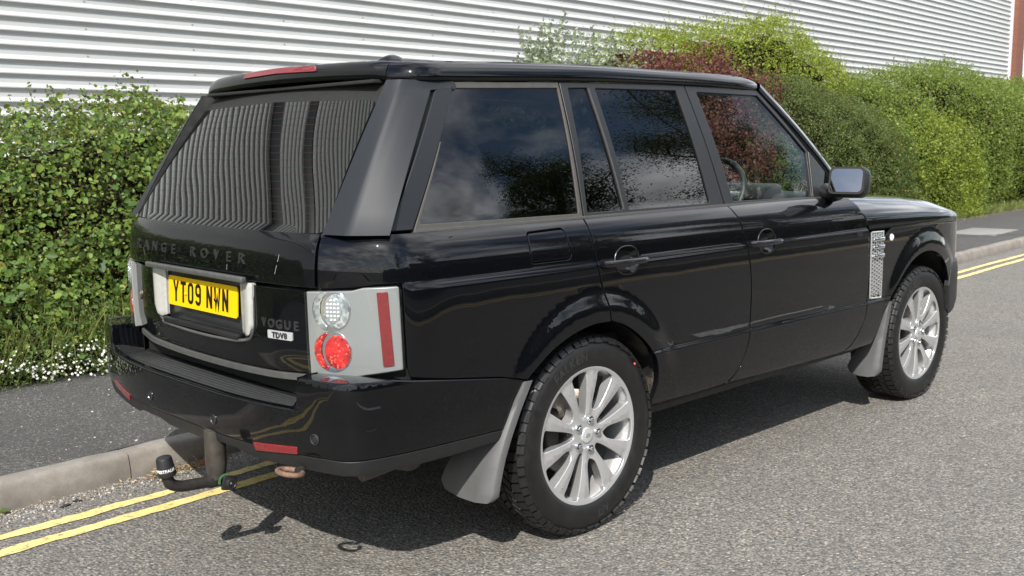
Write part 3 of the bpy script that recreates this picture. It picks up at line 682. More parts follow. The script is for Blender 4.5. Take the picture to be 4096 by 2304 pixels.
# inner shell seen dark through the gaps
inn = [(sx(-.86), .46)] + side_poly([(-.45, .46), (-.41, .62)]) + side_poly([(a*1.04, .40+(z-.40)*1.04) for a, z in sm(ARCH_R, 2)]) + side_poly([(.42, .40), (1.2, .40), (2.25, .40)]) + side_poly([(2.86+(a-2.86)*1.03, .40+(z-.40)*1.03) for a, z in sm(ARCH_F, 2)]) + [(sx(3.30), .58), (sx(3.36)+.1, .62), (sx(3.36)+.1, .97)] + side_poly([(2.2, .99), (2.0, 1.15), (1.0, 1.19), (0, 1.19)]) + [(sx(-.8), 1.19), (sy(.66), 1.18), (sy(.66), .46)]
panel('inner_body_shell', inn, lambda u, v: body(u, v, -.028), MT['void'], car, res=.08, eres=.05, lip=0, side='B')
# sills
def sill_s(u, v): return (u, -(.893-.07*float(sstep(.40, .33, v))+.012*math.sin((v-.33)/.1*3.14)), v)
panel('sill', [(.36, .345), (2.26, .342), (2.20, .416), (.37, .425)], sill_s, MT['mattblack'], car, res=.05, lip=.03, side='B')
# ---- tailgate: upper clamshell and lower flap on the same surface
tg_u = [(-sy(.683), 1.026), (-sy(.4), 1.026), (0, 1.026), (sy(.4), 1.026), (sy(.683), 1.026), (sy(.683), TOPZ-.002), (sy(.3), TOPZ-.002), (-sy(.3), TOPZ-.002), (-sy(.683), TOPZ-.002)]
panel('tailgate_upper', tg_u, body, MT['paint'], car, rows=BROWS[7:], gap=.0025, lip=.02, mirror=False)
def tail_lo(s, z):
    q = body(s, z); return (q[0]+.006+.012*float(sstep(.45, .62, abs(q[1])))+.008*float(sstep(.80, .735, z)), q[1], q[2])
def tgz(s): return .722+.018*(s/.67)**2
tg_l = [(-sy(.655), 1.018), (0, 1.018), (sy(.655), 1.018)] + [(s, tgz(s)) for s in np.linspace(sy(.652), -sy(.652), 16)]
PHOLE = fillet([(-.300, 1.012, .004), (.300, 1.012, .004), (.300, .832, .02), (-.300, .832, .02)], k=4)
panel('tailgate_lower', tg_l, tail_lo, MT['paint'], car, gap=.003, lip=.03, mirror=False, holes=[PHOLE])
panel('tailgate_trim_strip', [(s, tgz(s)-.003) for s in np.linspace(-.655, .655, 20)]+[(s, tgz(s)-.026) for s in np.linspace(.655, -.655, 20)], lambda s, z: (tail_lo(s, .735)[0]-.004, tail_lo(s, .735)[1], z), MT['aged'], car, lip=.03, mirror=False)
# ---- tail lamps, wrapping the corner
def lampS(s, z): q = body(s, z, .003); return q
lamp_out = [(sy(.652), .742, .006), (sy(.80), .744), (sx(-.96), .752), (sx(-.872), .770, .008), (sx(-.878), 1.040, .01), (sx(-.96), 1.036), (sy(.80), 1.026), (sy(.648), 1.017, .006)]
lamps = panel('tail_lamp', lamp_out, lampS, MT['lampgrey'], car, lip=.03, edge=.005, gap=.001, res=.02, eres=.015, side='B')
# every lamp's lenses hang below the lamp that carries them
cyL, czU, czD = sy(.650)+.092, .958, .826
for L, mirr in ((lamps[0], False), (lamps[1], True)):
    def put(name, poly, mat, lift, lip=.004, edge=.0015, raw=True, flat=None, surf=None):
        m = panel(name, poly, surf or body, mat, L, raw=raw, lift=lift, lip=lip, edge=edge, res=.012, eres=.008, mirror=mirr, side='L')
        return m
    for cz, bowl, inner in ((czU, 'ledshell', 'led'), (czD, 'redlens', 'redlens')):
        top = 1.019
        big = [(a, min(z, top)) for a, z in ell(cyL, cz, .070, .068, 48)]
        put('lamp_ring', big, MT['chrome'], .0040)
        def dome(s, z, cz=cz): r = math.hypot((s-cyL)/.070, (z-cz)/.068); q = body(s, z, .003+.003*max(0, 1-r*r)); return q
        inn_ = [(a, min(z, top-.004)) for a, z in ell(cyL, cz, .066, .064, 44)]
        # crescent on the inboard side, then the round cluster
        cres = [q for q in inn_ if q[0] < cyL-.016]; cres.sort(key=lambda q: q[1])
        arc = [(cyL+.024-.056*math.cos(t), cz+.002+.064*math.sin(t)) for t in np.linspace(1.0, -1.0, 14)]
        cr_poly = cres+[(a-.006, min(z, top-.006)) for a, z in arc if z < top-.004]
        put('lamp_crescent', cr_poly, MT['facet' if bowl == 'ledshell' else 'redlens'], .0032, surf=dome, lip=.003)
        rnd_ = [(a, min(z, top-.006)) for a, z in ell(cyL+.020, cz, .045, .055, 40)]
        put('lamp_bowl', rnd_, MT['facet'] if bowl == 'ledshell' else MT[inner], .0036, surf=dome, lip=.003)
        if inner == 'led':
            put('led_cluster', [(a, min(z, top-.012)) for a, z in ell(cyL+.010, cz+.004, .030, .042, 32)], MT['ledshell'], .0048, surf=dome, lip=.002)
            m = MB()
            for r_ in range(6):
                for c_ in range(4):
                    a_, z_ = cyL+.010+(c_-1.5)*.0125, cz+.004+(r_-2.5)*.0125
                    if ((a_-cyL-.010)/.030)**2+((z_-cz-.004)/.042)**2 < .9 and z_ < top-.014:
                        q = body(a_, z_, .010); m.lathe([(0, .0035), (.003, .0028), (.0048, 0), (.0048, -.002)], 8, 'X', (0, 0, 0)); nn_ = len(m.v)-32; m.v[nn_:] = [(q[0]-v_[0], q[1]+v_[1], q[2]+v_[2]) for v_ in m.v[nn_:]]
            ld = (m.mirror() if mirr else m).build('led_dots', MT['whiteprint'], L); ld['kind'] = 'stuff'
    sf = sy(.818)
    put('side_reflector', [(sf+.060, 1.022), (sf+.095, 1.024), (sf+.110, .786), (sf+.075, .782)], MT['darkred'], .0045, raw=False, surf=lampS)
    put('lens_rim', [(sx(-.881), 1.036), (sx(-.874), 1.036), (sx(-.868), .775), (sx(-.874), .775)], MT['lens'], .008, raw=False, surf=lampS)
    put('lamp_cover', lamp_out, MT['lens'], .0105, raw=False, surf=lampS, lip=.008, edge=.004)
# ---- rear bumper
QP = Plan([(-1.190, 0), (-1.186, .3), (-1.170, .5), (-1.138, .68), (-1.112, .80), (-1.088, .868), (-1.052, .905), (-1.0, .924), (-.88, .944), (-.70, .955), (-.5, .960), (-.30, .962)])
QOFF = pchip([.80, .756, .74, .70, .62, .56, .52, .50, .47, .44, .40], [-.02, -.006, -.001, .001, .0, -.001, -.004, -.007, -.012, -.022, -.05])
def bump_s(s, z, extra=0.0):
    x, y, nx, ny, g = QP.at(s); o = float(QOFF(z))+extra
    return (x+nx*o, -g*(y+ny*o), z)
qx, qy = QP.ofx, QP.ofy
def mirror_outline(half): return half + [(-a[0], *a[1:]) for a in half[::-1]]
half = [(qy(.30), .646), (qy(.62), .648), (qy(.690), .650, .018), (qy(.700), .755, .012), (qy(.80), .757), (qx(-1.03), .757), (qx(-.93), .752), (qx(-.865), .740), (qx(-.70), .716), (qx(-.50), .687), (qx(-.378), .664, .01), (qx(-.43), .602), (qx(-.47), .52), (qx(-.475), .50), (qx(-.7), .503), (qx(-.95), .505), (qy(.80), .505), (qy(.70), .500), (qy(.5), .497), (qy(.3), .495)]
panel('rear_bumper', mirror_outline(half), bump_s, MT['paint'], car, rnd=.008, edge=.007, lip=.03, gap=0, mirror=False, res=.035, rows=[.74, .72])
half = [(0, .493), (qy(.3), .493), (qy(.70), .498), (qy(.80), .503), (qx(-.95), .503), (qx(-.7), .501), (qx(-.475), .498), (qx(-.48), .46), (qx(-.7), .452), (qx(-.95), .452), (qy(.80), .452), (qy(.60), .447), (qy(.42), .447), (qy(.36), .462), (qy(.2), .462), (qy(.14), .447), (0, .447)]
panel('bumper_valance', mirror_outline(half[1:-1]), lambda s, z: bump_s(s, z, -.003), MT['valance'], car, rnd=.004, edge=.003, lip=.05, mirror=False, res=.04)
MT['steptread'] = simple('worn_step_plastic', (.017, .0172, .0175), .34, 0, .2, 40)
# tread plate of the bumper step
m = MB(); ny = 60; prof = []
xs_in = -.985
for j in range(80):
    t = j/79; prof.append(t)
gv = []; gf = []
for i in range(ny+1):
    y = -.692+1.384*i/ny; q = bump_s(qy(abs(y)), .646); x0 = q[0]+.004
    for t in prof:
        x = x0+(xs_in-x0)*t; z = .648-.009*float(sstep(.02, .09, t))-.002*t
        gr = 0
        if .22 < t < .72 and abs(y) < .63: gr = .009*(.5+.5*math.cos((t-.22)/.5*5*2*math.pi))**.7
        lipz = -.006*float(sstep(.06, .10, t))*float(1-sstep(.12, .16, t))
        ez = .03*float(sstep(.655, .692, abs(y)))**2
        gv.append((x, y, z+gr*float(1-sstep(.60, .63, abs(y)))+lipz+ez))
k = len(prof)
for i in range(ny):
    for j in range(k-1): gf.append((i*k+j, i*k+j+1, (i+1)*k+j+1, (i+1)*k+j))
MB().add(gv, gf).build('bumper_step', MT['steptread'], car, angle=80)
MB().box((-.992, 0, .69), (.012, 1.30, .10), .004).build('step_riser', MT['mattblack'], car)
# tops and inner cheeks of the two bumper blocks
m = MB(); rows_ = []
for i in range(41):
    t = i/40
    so = qy(.700)+(qx(-.855)-qy(.700))*t; si = sy(.655)+(sx(-.850)-sy(.655))*t
    o = bump_s(so, .757); zt = float(np.interp(QP.at(so)[0], [-1.1, -1.03, -.93, -.865, -.85], [.757, .757, .752, .740, .738]))-.0045
    b_ = body(si, .742, -.01)
    rows_.append([(o[0]+(b_[0]-o[0])*w, o[1]+(b_[1]-o[1])*w, zt+(.003*math.sin(w*3.14)-.002)) for w in (.0, .1, .3, .5, .75, 1.0)])
m.add([q for r_ in rows_ for q in r_], [(i*6+j, i*6+j+1, (i+1)*6+j+1, (i+1)*6+j) for i in range(40) for j in range(5)])
both(m, 'bumper_block_top', MT['paint'], car, angle=60)
m = MB(); o = bump_s(qy(.700), .70)
m.add([(-1.128, -.699, .640), (-.985, -.668, .640), (-.985, -.668, .7555), (-1.05, -.682, .7555), (-1.130, -.699, .7555)], [(0, 1, 2, 3, 4)])
both(m, 'bumper_block_cheek', MT['paint'], car, smooth=False)
for yv in (-.77, -.245, .245, .77):
    q = Vector(bump_s(qy(-yv), .565 if abs(yv) > .5 else .545)); x_, y_, nx_, ny_, g_ = QP.at(qy(-yv)); n_ = Vector((nx_, -g_*ny_, 0))
    rot = n_.to_track_quat('Z', 'Y').to_matrix()
    m = MB()
    for pr, c_ in (([(.0, .003), (.010, .003), (.0125, .002), (.013, 0)], 0),):
        k0 = MB().lathe(pr, 20, 'Z'); m.add([rot @ Vector(v) + q for v in k0.v], k0.f)
    sn = m.build('parking_sensor', MT['blacktrim'], car)
    m = MB(); k0 = MB().lathe([(.0135, .0005), (.0155, .004), (.018, .003), (.0185, -.001)], 20, 'Z'); m.add([rot @ Vector(v) + q for v in k0.v], k0.f); m.build('sensor_ring', MT['letters'], sn)
panel('bumper_reflector', [(qy(.475), .508), (qy(.69), .528), (qy(.69), .502), (qy(.485), .480)], bump_s, MT['darkred'], car, lift=.004, lip=.01, res=.02, eres=.01, side='B')
panel('bumper_scuff', [(qx(-1.035), .5993), (qx(-1.025), .6003), (qx(-1.008), .5998), (qx(-.992), .6055), (qx(-.993), .6068), (qx(-1.008), .6015), (qx(-1.025), .6018)], bump_s, MT['valance'], car, lift=.0006, lip=0, edge=0, rnd=.0005, res=.01, eres=.005, mirror=False)
# ---- number plate group
pt = .0545
def plate_pt(y, h, lift): return (-1.0816+h*math.sin(pt)-lift*math.cos(pt), y, .9418+h*math.cos(pt)+lift*math.sin(pt))
po = fillet([(-.26, -.0555, .012), (.26, -.0555, .012), (.26, .0555, .012), (-.26, .0555, .012)], k=5)
m = MB(); m.prism([tuple(q) for q in po], -.004, .0, plate_pt); npl = m.build('number_plate', MT['plateyellow'], car)
def stroke(P, w):
    P = [np.array(q, float) for q in P]; n = len(P); L = []; Rr = []
    for i in range(n):
        d1 = P[i]-P[i-1] if i else P[1]-P[0]; d2 = P[i+1]-P[i] if i < n-1 else P[-1]-P[-2]
        d1 = d1/np.linalg.norm(d1); d2 = d2/np.linalg.norm(d2); t = d1+d2; t /= np.linalg.norm(t); nn = np.array([-t[1], t[0]]); k = w/2/max(.45, float(nn@np.array([-d1[1], d1[0]])))
        L.append(P[i]+nn*k); Rr.append(P[i]-nn*k)
    return L, Rr
def glyph(ch):
    w, h, t = .043, .079, .0125; a = t/2
    arc = lambda cx, cy, r, a0, a1, n=7: [(cx+r*math.cos(R(a0+(a1-a0)*i/n)), cy+r*math.sin(R(a0+(a1-a0)*i/n))) for i in range(n+1)]
    if ch == 'Y': return [[(a*.8, h), (w/2, h*.42), (w-a*.8, h)], [(w/2, h*.46), (w/2, 0)]]
    if ch == 'T': return [[(0, h-a), (w, h-a)], [(w/2, h-t), (w/2, 0)]]
    if ch == 'N': return [[(a, 0), (a, h)], [(w-a, 0), (w-a, h)], [(a*.9, h-.002), (w-a*.9, .002)]]
    if ch == 'W': return [[(a*.7, h), (w*.27, 0+.004), (w*.5, h*.60), (w*.73, .004), (w-a*.7, h)]]
    r = .013
    if ch == '0': return [arc(w-a-r, h-a-r, r, 0, 90)+arc(a+r, h-a-r, r, 90, 180)+arc(a+r, a+r, r, 180, 270)+arc(w-a-r, a+r, r, 270, 360)+[(w-a, h/2), (w-a, h-a-r)]]
    if ch == '9': return [[(w-a, h*.5)]+arc(w-a-r, h-a-r, r, 0, 90)+arc(a+r, h-a-r, r, 90, 180)+arc(a+r, h*.47+r, r, 180, 270)+[(w-a, h*.47)], [(w-a, h*.52)]+arc(w-a-r, a+r, r, 0, -90)+arc(a+r, a+r, r, 270, 190)]
x = .26-.041
for ch in 'YT09 NWN':
    if ch == ' ': x -= .026; continue
    m = MB()
    for st in glyph(ch):
        L_, R_ = stroke(st, .0125); n = len(L_)
        relief(np.array(L_+R_), [(i, i+1, n+i+1, n+i) for i in range(n-1)], lambda a, c, l, x=x: plate_pt(x-a, c-.0395, l), .0012+.0001*len(m.v) % .0003, m)
    m.build('plate_character', MT['plateblack'], npl, smooth=False); x -= .058
for yy, mm, r_ in ((.118, 'plateyellow', .0075), (-.108, 'plateblack', .0075)):
    m = MB(); k0 = MB().lathe([(0, .006), (r_*.7, .005), (r_, .001)], 14, 'Z'); m.add([plate_pt(yy+v[0], v[1]-.004, v[2]+.0012) for v in k0.v], k0.f); m.build('plate_screw', MT[mm], npl)
MB().box((-1.056, 0, .925), (.02, .64, .21), .004).build('plate_recess', MT['letters'], car)
for s_ in (1, -1):
    o_ = fillet([(.280, 1.020, .003), (.372, 1.022, .004), (.365, .872, .03), (.346, .840, .02), (.318, .833, .012), (.284, .842, .004)], k=5)
    gp = resample(o_, .010); lo, hi = gp.min(0), gp.max(0)
    G = np.stack(np.meshgrid(np.arange(lo[0], hi[0], .010), np.arange(lo[1], hi[1], .010)), -1).reshape(-1, 2); G = G[inside(gp, G)]; G = G[segdist(gp, G) > .004]
    pts2 = np.concatenate([gp, G]); vs2, _, fs2, *_ = geometry.delaunay_2d_cdt([Vector(map(float, q)) for q in pts2], [(i, (i+1) % len(gp)) for i in range(len(gp))], [], 0, 1e-7)
    V2 = np.array([(q.x, q.y) for q in vs2]); F2 = [tuple(t) for t in fs2 if inside(gp, V2[list(t)].mean(0)[None])[0]]
    ed = np.minimum(1, segdist(gp, V2)/.008)
    lut = {(round(float(a), 6), round(float(z), 6)): float(e) for (a, z), e in zip(V2, ed)}
    def lampf(a, z, l, s_=s_): e = lut.get((round(float(a), 6), round(float(z), 6)), 0); return (-1.070 if l < 0 else -1.080-.012*float(sstep(.285, .345, a))-.004*math.sqrt(max(0, 1-(1-e)**2))+.006*float(sstep(.355, .376, a)), a*s_, z)
    m = relief(V2, F2, lampf, .004); m.build('plate_lamp', MT['platelamp'], car, angle=50)
m = MB(); m.box((-1.112, 0, 1.034), (.022, .73, .020), .005, 3); m.build('plate_strip', MT['aged'], car)
m = MB(); L_ = catmull([(.365, 1.02), (.358, .868), (.336, .828), (.29, .815), (.15, .806), (0, .803), (-.15, .806), (-.29, .815), (-.336, .828), (-.358, .868), (-.365, 1.02)], 8)
m.tube([(-1.080 if abs(a) > .3 else -1.092, a, z) for a, z in L_], .006, 8); m.build('plate_surround', MT['aged'], car)
MB().box((-1.090, 0, .826), (.024, .56, .02), .005).build('plate_sill', MT['valance'], car)
# letters
def on_tail(y, z, l, zoff=0): q = body(math.copysign(sy(abs(y)), -y) if y else 0, z); return (q[0]-l, q[1], q[2])
adv = [.0, .0]
word = [('R', .520), ('A', .437), ('N', .352), ('G', .268), ('E', .186), ('R', .030), ('O', -.055), ('V', -.142), ('E', -.228), ('R', -.312)]
for ch, y0 in word:
    v2, f2 = text2d(ch, .050, .0008); c0 = v2.mean(0)
    w_ = (v2[:, 0].max()+v2[:, 0].min())/2; h_ = (v2[:, 1].max()+v2[:, 1].min())/2
    m = relief((v2-[w_, h_])*[1.35, 1.0], f2, lambda a, c, l, y0=y0: on_tail(y0-a, 1.102+c, l+.001), .003); m.build('tailgate_letter', MT['letters'], car, smooth=False)
def on_lo(y, z, l): q = tail_lo(math.copysign(sy(abs(y)), -y), z); return (q[0]-l, q[1], q[2])
for i, ch in enumerate('VOGUE'):
    v2, f2 = text2d(ch, .042, .0012); w_ = (v2[:, 0].max()+v2[:, 0].min())/2; y0 = -.428-i*.0385
    m = relief((v2-[w_, 0]), f2, lambda a, c, l, y0=y0: on_lo(y0-a, .880+c, l+.001), .004); m.build('badge_letter', MT['letters'], car, smooth=False)
m = MB(); m.prism([tuple(q) for q in fillet([(-.058, -.014, .004), (.058, -.014, .004), (.058, .014, .004), (-.058, .014, .004)], k=3)], 0, .004, lambda a, c, l: on_lo(-.504-a, .857+c, l)); bd_ = m.build('engine_badge', MT['badge'], car, smooth=False)
v2, f2 = text2d('TDV8', .027, .0006, 1.1); w_ = (v2[:, 0].max()+v2[:, 0].min())/2
relief(v2-[w_, .0095], f2, lambda a, c, l: on_lo(-.504-a, .857+c, .004+l), .0012).build('badge_text', MT['letters'], bd_, smooth=False)
m = MB(); k0 = MB().lathe([(0, .006), (.012, .006), (.014, .003), (.018, .006), (.022, .004), (.023, 0)], 20, 'Z'); m.add([on_lo(.585+v[0], .888+v[1], v[2]) for v in k0.v], k0.f); m.build('tailgate_lock', MT['steel'], car)
for (ya, za, yb, zb) in ((-.520, 1.128, -.500, 1.062), (.470, 1.088, .455, 1.060), (-.215, 1.075, -.211, 1.055)):
    m = MB(); w_ = .0016; m.add([on_tail(ya, za, .0012), on_tail(ya-w_, za, .0012), on_tail(yb-w_, zb, .0012), on_tail(yb, zb, .0012)], [(0, 1, 2, 3)]); m.build('scratch', MT['badge'], car, smooth=False)
# ---- greenhouse
def gy(z): return .872-.306*(z-1.218)+.010*math.sin(math.pi*min(1, max(0, (z-1.218)/.49)))
def green(x, z, d=0.0):
    t = .022*max(0, (-.35-x)/.45)**2+.020*max(0, (x-1.2)/.6)**2
    return (x, -(gy(z)-t+d), z)
QW = [(-.746, 1.222), (.008, 1.217), (.046, 1.688), (-.487, 1.671)]
panel('rear_side_window', QW, lambda x, z: green(x, z, -.006), MT['privacy'], car, lip=0, gap=-.012, rnd=.01, res=.08, side='B')
QWO = [(-.773, 1.200), (.026, 1.200), (.058, 1.711), (-.474, 1.693)]
panel('window_rubber', QWO, green, MT['rubber'], car, holes=[fillet(QW, .008)], lip=.03, edge=.003, res=.08, eres=.03, side='B', holeedge=.002)
W1 = [(.056, 1.218), (.268, 1.218), (.218, 1.693), (.105, 1.689)]; W2 = [(.306, 1.218), (.855, 1.217), (.799, 1.699), (.263, 1.693)]
panel('rear_door_frame', [(.033, 1.200), (.957, 1.200), (.866, 1.726), (.064, 1.713)], green, MT['blacktrim'], car, holes=[fillet(W1, .008), fillet(W2, .008)], lip=.03, edge=.003, gap=.0015, res=.08, eres=.03, side='B')
panel('rear_door_glass', W2, lambda x, z: green(x, z, -.008), MT['privacy'], car, lip=0, gap=-.012, res=.08, side='B')
panel('rear_door_fixed_glass', W1, lambda x, z: green(x, z, -.008), MT['privacy'], car, lip=0, gap=-.012, res=.08, side='B')
W3 = [(1.030, 1.217), (1.737, 1.206), (1.773, 1.423), (1.442, 1.693), (.945, 1.697)]
panel('front_door_frame', [(.963, 1.200), (1.845, 1.196), (1.921, 1.325), (1.796, 1.430), (1.455, 1.719), (.872, 1.726)], green, MT['blacktrim'], car, holes=[fillet(W3, .008)], lip=.03, edge=.003, gap=.0015, res=.08, eres=.03, side='B')
panel('front_door_glass', W3, lambda x, z: green(x, z, -.008), MT['clearglass'], car, lip=0, gap=-.012, res=.08, side='B')
# bright reveal strips on the leading edge of the window openings
for a, c in ((QW[1], QW[2]), (W1[1], W1[2])):
    panel('reveal_strip', [(a[0]+.002, a[1]), (a[0]+.008, a[1]), (c[0]+.008, c[1]), (c[0]+.002, c[1])], lambda x, z: green(x, z, .002), MT['ventsilver' if False else 'rubber'], car, lip=.004, edge=.001, res=.05, side='B')
# belt moulding between doors and glass
panel('belt_moulding', [(-.775, 1.196), (.955, 1.196), (1.845, 1.192), (1.845, 1.2055), (.955, 1.208), (-.772, 1.208)], lambda x, z: green(x, z, .006), MT['rubber'], car, lip=.02, edge=.003, res=.08, side='B')
# D pillars: soft-cornered gunmetal panel between the rear window and the side window
def Lr(z, z0, a, z1, b): t = (z-z0)/(z1-z0); return np.array(a)+(np.array(b)-np.array(a))*t
m = MB(); nz_ = 16; fl_ = []; gv = []
ZR = list(np.linspace(1.198, 1.662, nz_-1))+[1.671, 1.696]
for i in range(nz_+1):
    z = ZR[i]
    c0 = Lr(z, 1.197, (-1.003, -.680), 1.69, (-.705, -.643)); c1 = Lr(z, 1.20, (-.982, -.780), 1.69, (-.679, -.694)); cf = Lr(z, 1.197, (-.996, -.674), 1.69, (-.640, -.590)); c3 = Lr(z, 1.216, (-.874, -.873), 1.69, (-.568, -.727))
    c3 = c3 if z < 1.668 else np.array([-.476, green(-.476, z)[1]-.001]); bulge = -.010*math.sin(math.pi*(z-1.198)/.5); n_ = np.array([-.7, -.7]); mid = (c1+c3)/2+n_*.004
    q = np.array([c0, c0+(c1-c0)*.5, c0+(c1-c0)*.86, c1+(c0-c1)*.04+(c3-c1)*.03, c1+(c3-c1)*.14, c1+(c3-c1)*.35+n_*.002, mid, c3+(c1-c3)*.2+n_*.002, c3]); fl_.append(((cf[0], cf[1], z), (c0[0]*.9+cf[0]*.1, c0[1]*.9+cf[1]*.1, z), (c0[0]+.002, c0[1]+.002, z)))
    if i == 0: q = q+(q-np.array([-.6, -.5]))*.010
    for a in q: gv.append((a[0]+bulge*.6, a[1]+bulge*.4, z))
    fl_[-1] = tuple((a+bulge*.6, c+bulge*.4, d) for a, c, d in fl_[-1])
k = len(gv)//(nz_+1)
m.add(gv, [(i*k+j, i*k+j+1, (i+1)*k+j+1, (i+1)*k+j) for i in range(nz_) for j in range(k-1)])
both(m, 'rear_pillar', MT['pillar'], car, angle=60)
m = MB(); m.add([q for r_ in fl_ for q in r_], [(i*3+j, i*3+j+1, i*3+j+4, i*3+j+3) for i in range(nz_) for j in range(2)])
both(m, 'pillar_return', MT['void'], car, angle=60)
tx_ = lambda z, a: Lr(z, 1.216, (-.874, 0), 1.664, (-.583, 0))[0]+a
panel('pillar_channel', [(tx_(1.202, -.004), 1.202), (tx_(1.202, .022), 1.202), (tx_(1.665, .022), 1.665), (-.474, 1.672), (-.474, 1.69), (tx_(1.69, 0), 1.69)], lambda x, z: green(x, z, -.012), MT['mattblack'], car, lip=.004, res=.06, rnd=.004, side='B')
panel('pillar_trim', [(tx_(1.206, .016), 1.206), (-.776, 1.206), (-.476, 1.691-.003), (-.478, 1.673), (tx_(1.655, .030), 1.668, .015), (tx_(1.655, .016), 1.655)], lambda x, z: green(x, z, .002), MT['pillar'], car, lip=.012, edge=.004, res=.04, rnd=.006, side='B')
# rear window
def rglass(y, z):
    h = (z-1.197)/.5
    return (-1.047+.047*(y/.682)**2+.70*(z-1.197)-.012*math.sin(math.pi*min(1, max(0, h))), y, z)
def rw(z): return .684-.2*(z-1.197)
ro = [(-rw(1.2), 1.200, .03), (-.4, 1.192), (0, 1.190), (.4, 1.192), (rw(1.2), 1.200, .03), (rw(1.40), 1.40), (rw(1.632), 1.632, .03), (0, 1.645), (-rw(1.632), 1.632, .03), (-rw(1.4), 1.40)]
panel('rear_window', ro, rglass, MT['rearglass'], car, flip=-1, lip=.006, edge=.001, mirror=False, res=.06, rnd=.03)
panel('window_seal', [(-rw(1.19)-.004, 1.186), (0, 1.178), (rw(1.19)+.004, 1.186), (rw(1.69)+.006, 1.705), (-rw(1.69)-.006, 1.705)], lambda y, z: (rglass(y, z)[0]+.010, y, z), MT['mattblack'], car, flip=-1, holes=[[(a*.965, 1.44+(z-1.44)*.93) for a, z in fillet(ro, .03)]], lip=.01, mirror=False, res=.06)
m = MB()
for i in range(17):
    z = 1.235+i*.0245; w = rw(z)-.075
    pts_ = [(rglass(y, z)[0]-.0012, y, z) for y in np.linspace(-w, w, 15)]; n = len(pts_)
    m.add(pts_+[(a-.0008*.7, c, d+.0009) for a, c, d in pts_], [(j, j+1, n+j+1, n+j) for j in range(n-1)])
tag(m.build('heater_lines', MT['heater'], car, smooth=False), kind='stuff')
# roof: side band and spoiler lofted along one plan path, crowned sheet on top
RP = Plan([(-.728, 0), (-.722, .2), (-.706, .42), (-.684, .58), (-.668, .64), (-.632, .694), (-.57, .722), (-.45, .729), (0, .728), (.6, .725), (1.2, .722), (1.36, .718), (1.50, .700), (1.56, .675)])
zs_ = pchip([-.73, -.66, -.47, .06, .5, .86, 1.2, 1.45, 1.58], [1.704, 1.692, 1.697, 1.715, 1.724, 1.726, 1.724, 1.716, 1.700])
zf_ = pchip([-.73, -.66, -.5, -.16, .387, .95, 1.2, 1.38, 1.47, 1.53, 1.60], [1.766, 1.754, 1.757, 1.768, 1.779, 1.779, 1.777, 1.772, 1.763, 1.748, 1.715])
def crown(x, y): return float(zf_(x))+.006+.026*(1-(y/.72)**2)*float(sstep(-.75, -.40, x))*float(1-.5*sstep(1.2, 1.6, x))+.006*(1-(y/.72)**2)
def band(s0, s1, n):
    gv = []; rows_ = 0
    for i in range(n+1):
        s_ = s0+(s1-s0)*i/n; x, y, nx, ny, g_ = RP.at(s_)
        y0 = y; back = float(sstep(.66, .55, y)) if x < -.5 else 0
        zb = float(zs_(x))*(1-back)+(1.704+.012*(1-(y/.58)**2))*back; zt = float(zf_(x))*(1-back)+(1.762+.010*(1-(y/.6)**2))*back
        sec = [(-.05, zb-.004), (-.006, zb-.002), (0, zb), (.004, zb+.006), (.004, zb+(zt-zb)*.35), (-.004, zb+(zt-zb)*.70), (-.014, zt-.006), (-.022, zt), (-.034, zt+.004), (-.05, None)]
        for (o, z) in sec:
            px_, py_ = x+nx*o, -g_*(y+ny*o); gv.append((px_, py_, crown(px_, py_) if z is None else z))
        rows_ = len(sec)
    return gv, [(i*rows_+j, (i+1)*rows_+j, (i+1)*rows_+j+1, i*rows_+j+1) for i in range(n) for j in range(rows_-1)]
s_gap = RP.ofy(.612); s_end = RP.s[-1]
m = MB(); m.add(*band(s_gap+.003, s_end, 90)); both(m, 'roof_side', MT['paint'], car, angle=75)
m = MB(); m.add(*band(-s_gap, s_gap, 60)); m.build('roof_spoiler', MT['paint'], car, angle=75)
idx = np.linspace(0, len(RP.s)-1, 160).astype(int)
ring = [(RP.x[i]-RP.nx[i]*.049, -(RP.y[i]-RP.ny[i]*.049)) for i in idx]; ring = ring+[(a, -c) for a, c in ring[::-1]][:-1]
panel('roof', ring, lambda x, y: (x, y, crown(x, y)), MT['paint'], car, raw=True, mirror=False, lip=0, res=.06, eres=.05, edge=0, flip=1)
panel('brake_lamp', [(RP.ofy(-.262), 1.7445), (0, 1.750), (RP.ofy(.262), 1.7445), (RP.ofy(.236), 1.7665), (0, 1.772), (RP.ofy(-.236), 1.7665)], lambda s, z: (RP.at(s)[0]+RP.at(s)[2]*(.005-.012*float(sstep(1.74, 1.775, z))), -RP.at(s)[4]*(RP.at(s)[1]), z), MT['brakered'], car, mirror=False, lip=.012, edge=.002, res=.02, eres=.02, lift=.002)
panel('tailgate_header', [(-rw(1.636), 1.634), (0, 1.647), (rw(1.636), 1.634), (rw(1.72), 1.72), (-rw(1.72), 1.72)], lambda y, z: (rglass(y, z)[0]+.018, y, z), MT['gloss'], car, flip=-1, lip=.01, mirror=False, res=.06)
MB().box((-.640, 0, 1.695), (.14, 1.16, .012), .003).build('spoiler_underside', MT['mattblack'], car)
MB().box((-.655, .09, 1.684), (.05, .05, .01), .002).build('washer_bracket', MT['valance'], car)
MB().box((-.655, -.58, 1.680), (.02, .012, .02), .002).build('spoiler_bracket', MT['valance'], car)
m = MB(); gv = []
for i in range(13):
    t = i/12; x = -.275+.175*t; h = .052*math.sin(math.pi*min(1, t*1.0))**.6*(.62+.38*t) if 0 < t < 1 else 0
    for j in range(9):
        a = math.pi*j/8; gv.append((x, .036*math.cos(a)*(math.sin(math.pi*t)**.5+.02), crown(x, 0)-.004+h*1.15*math.sin(a)))
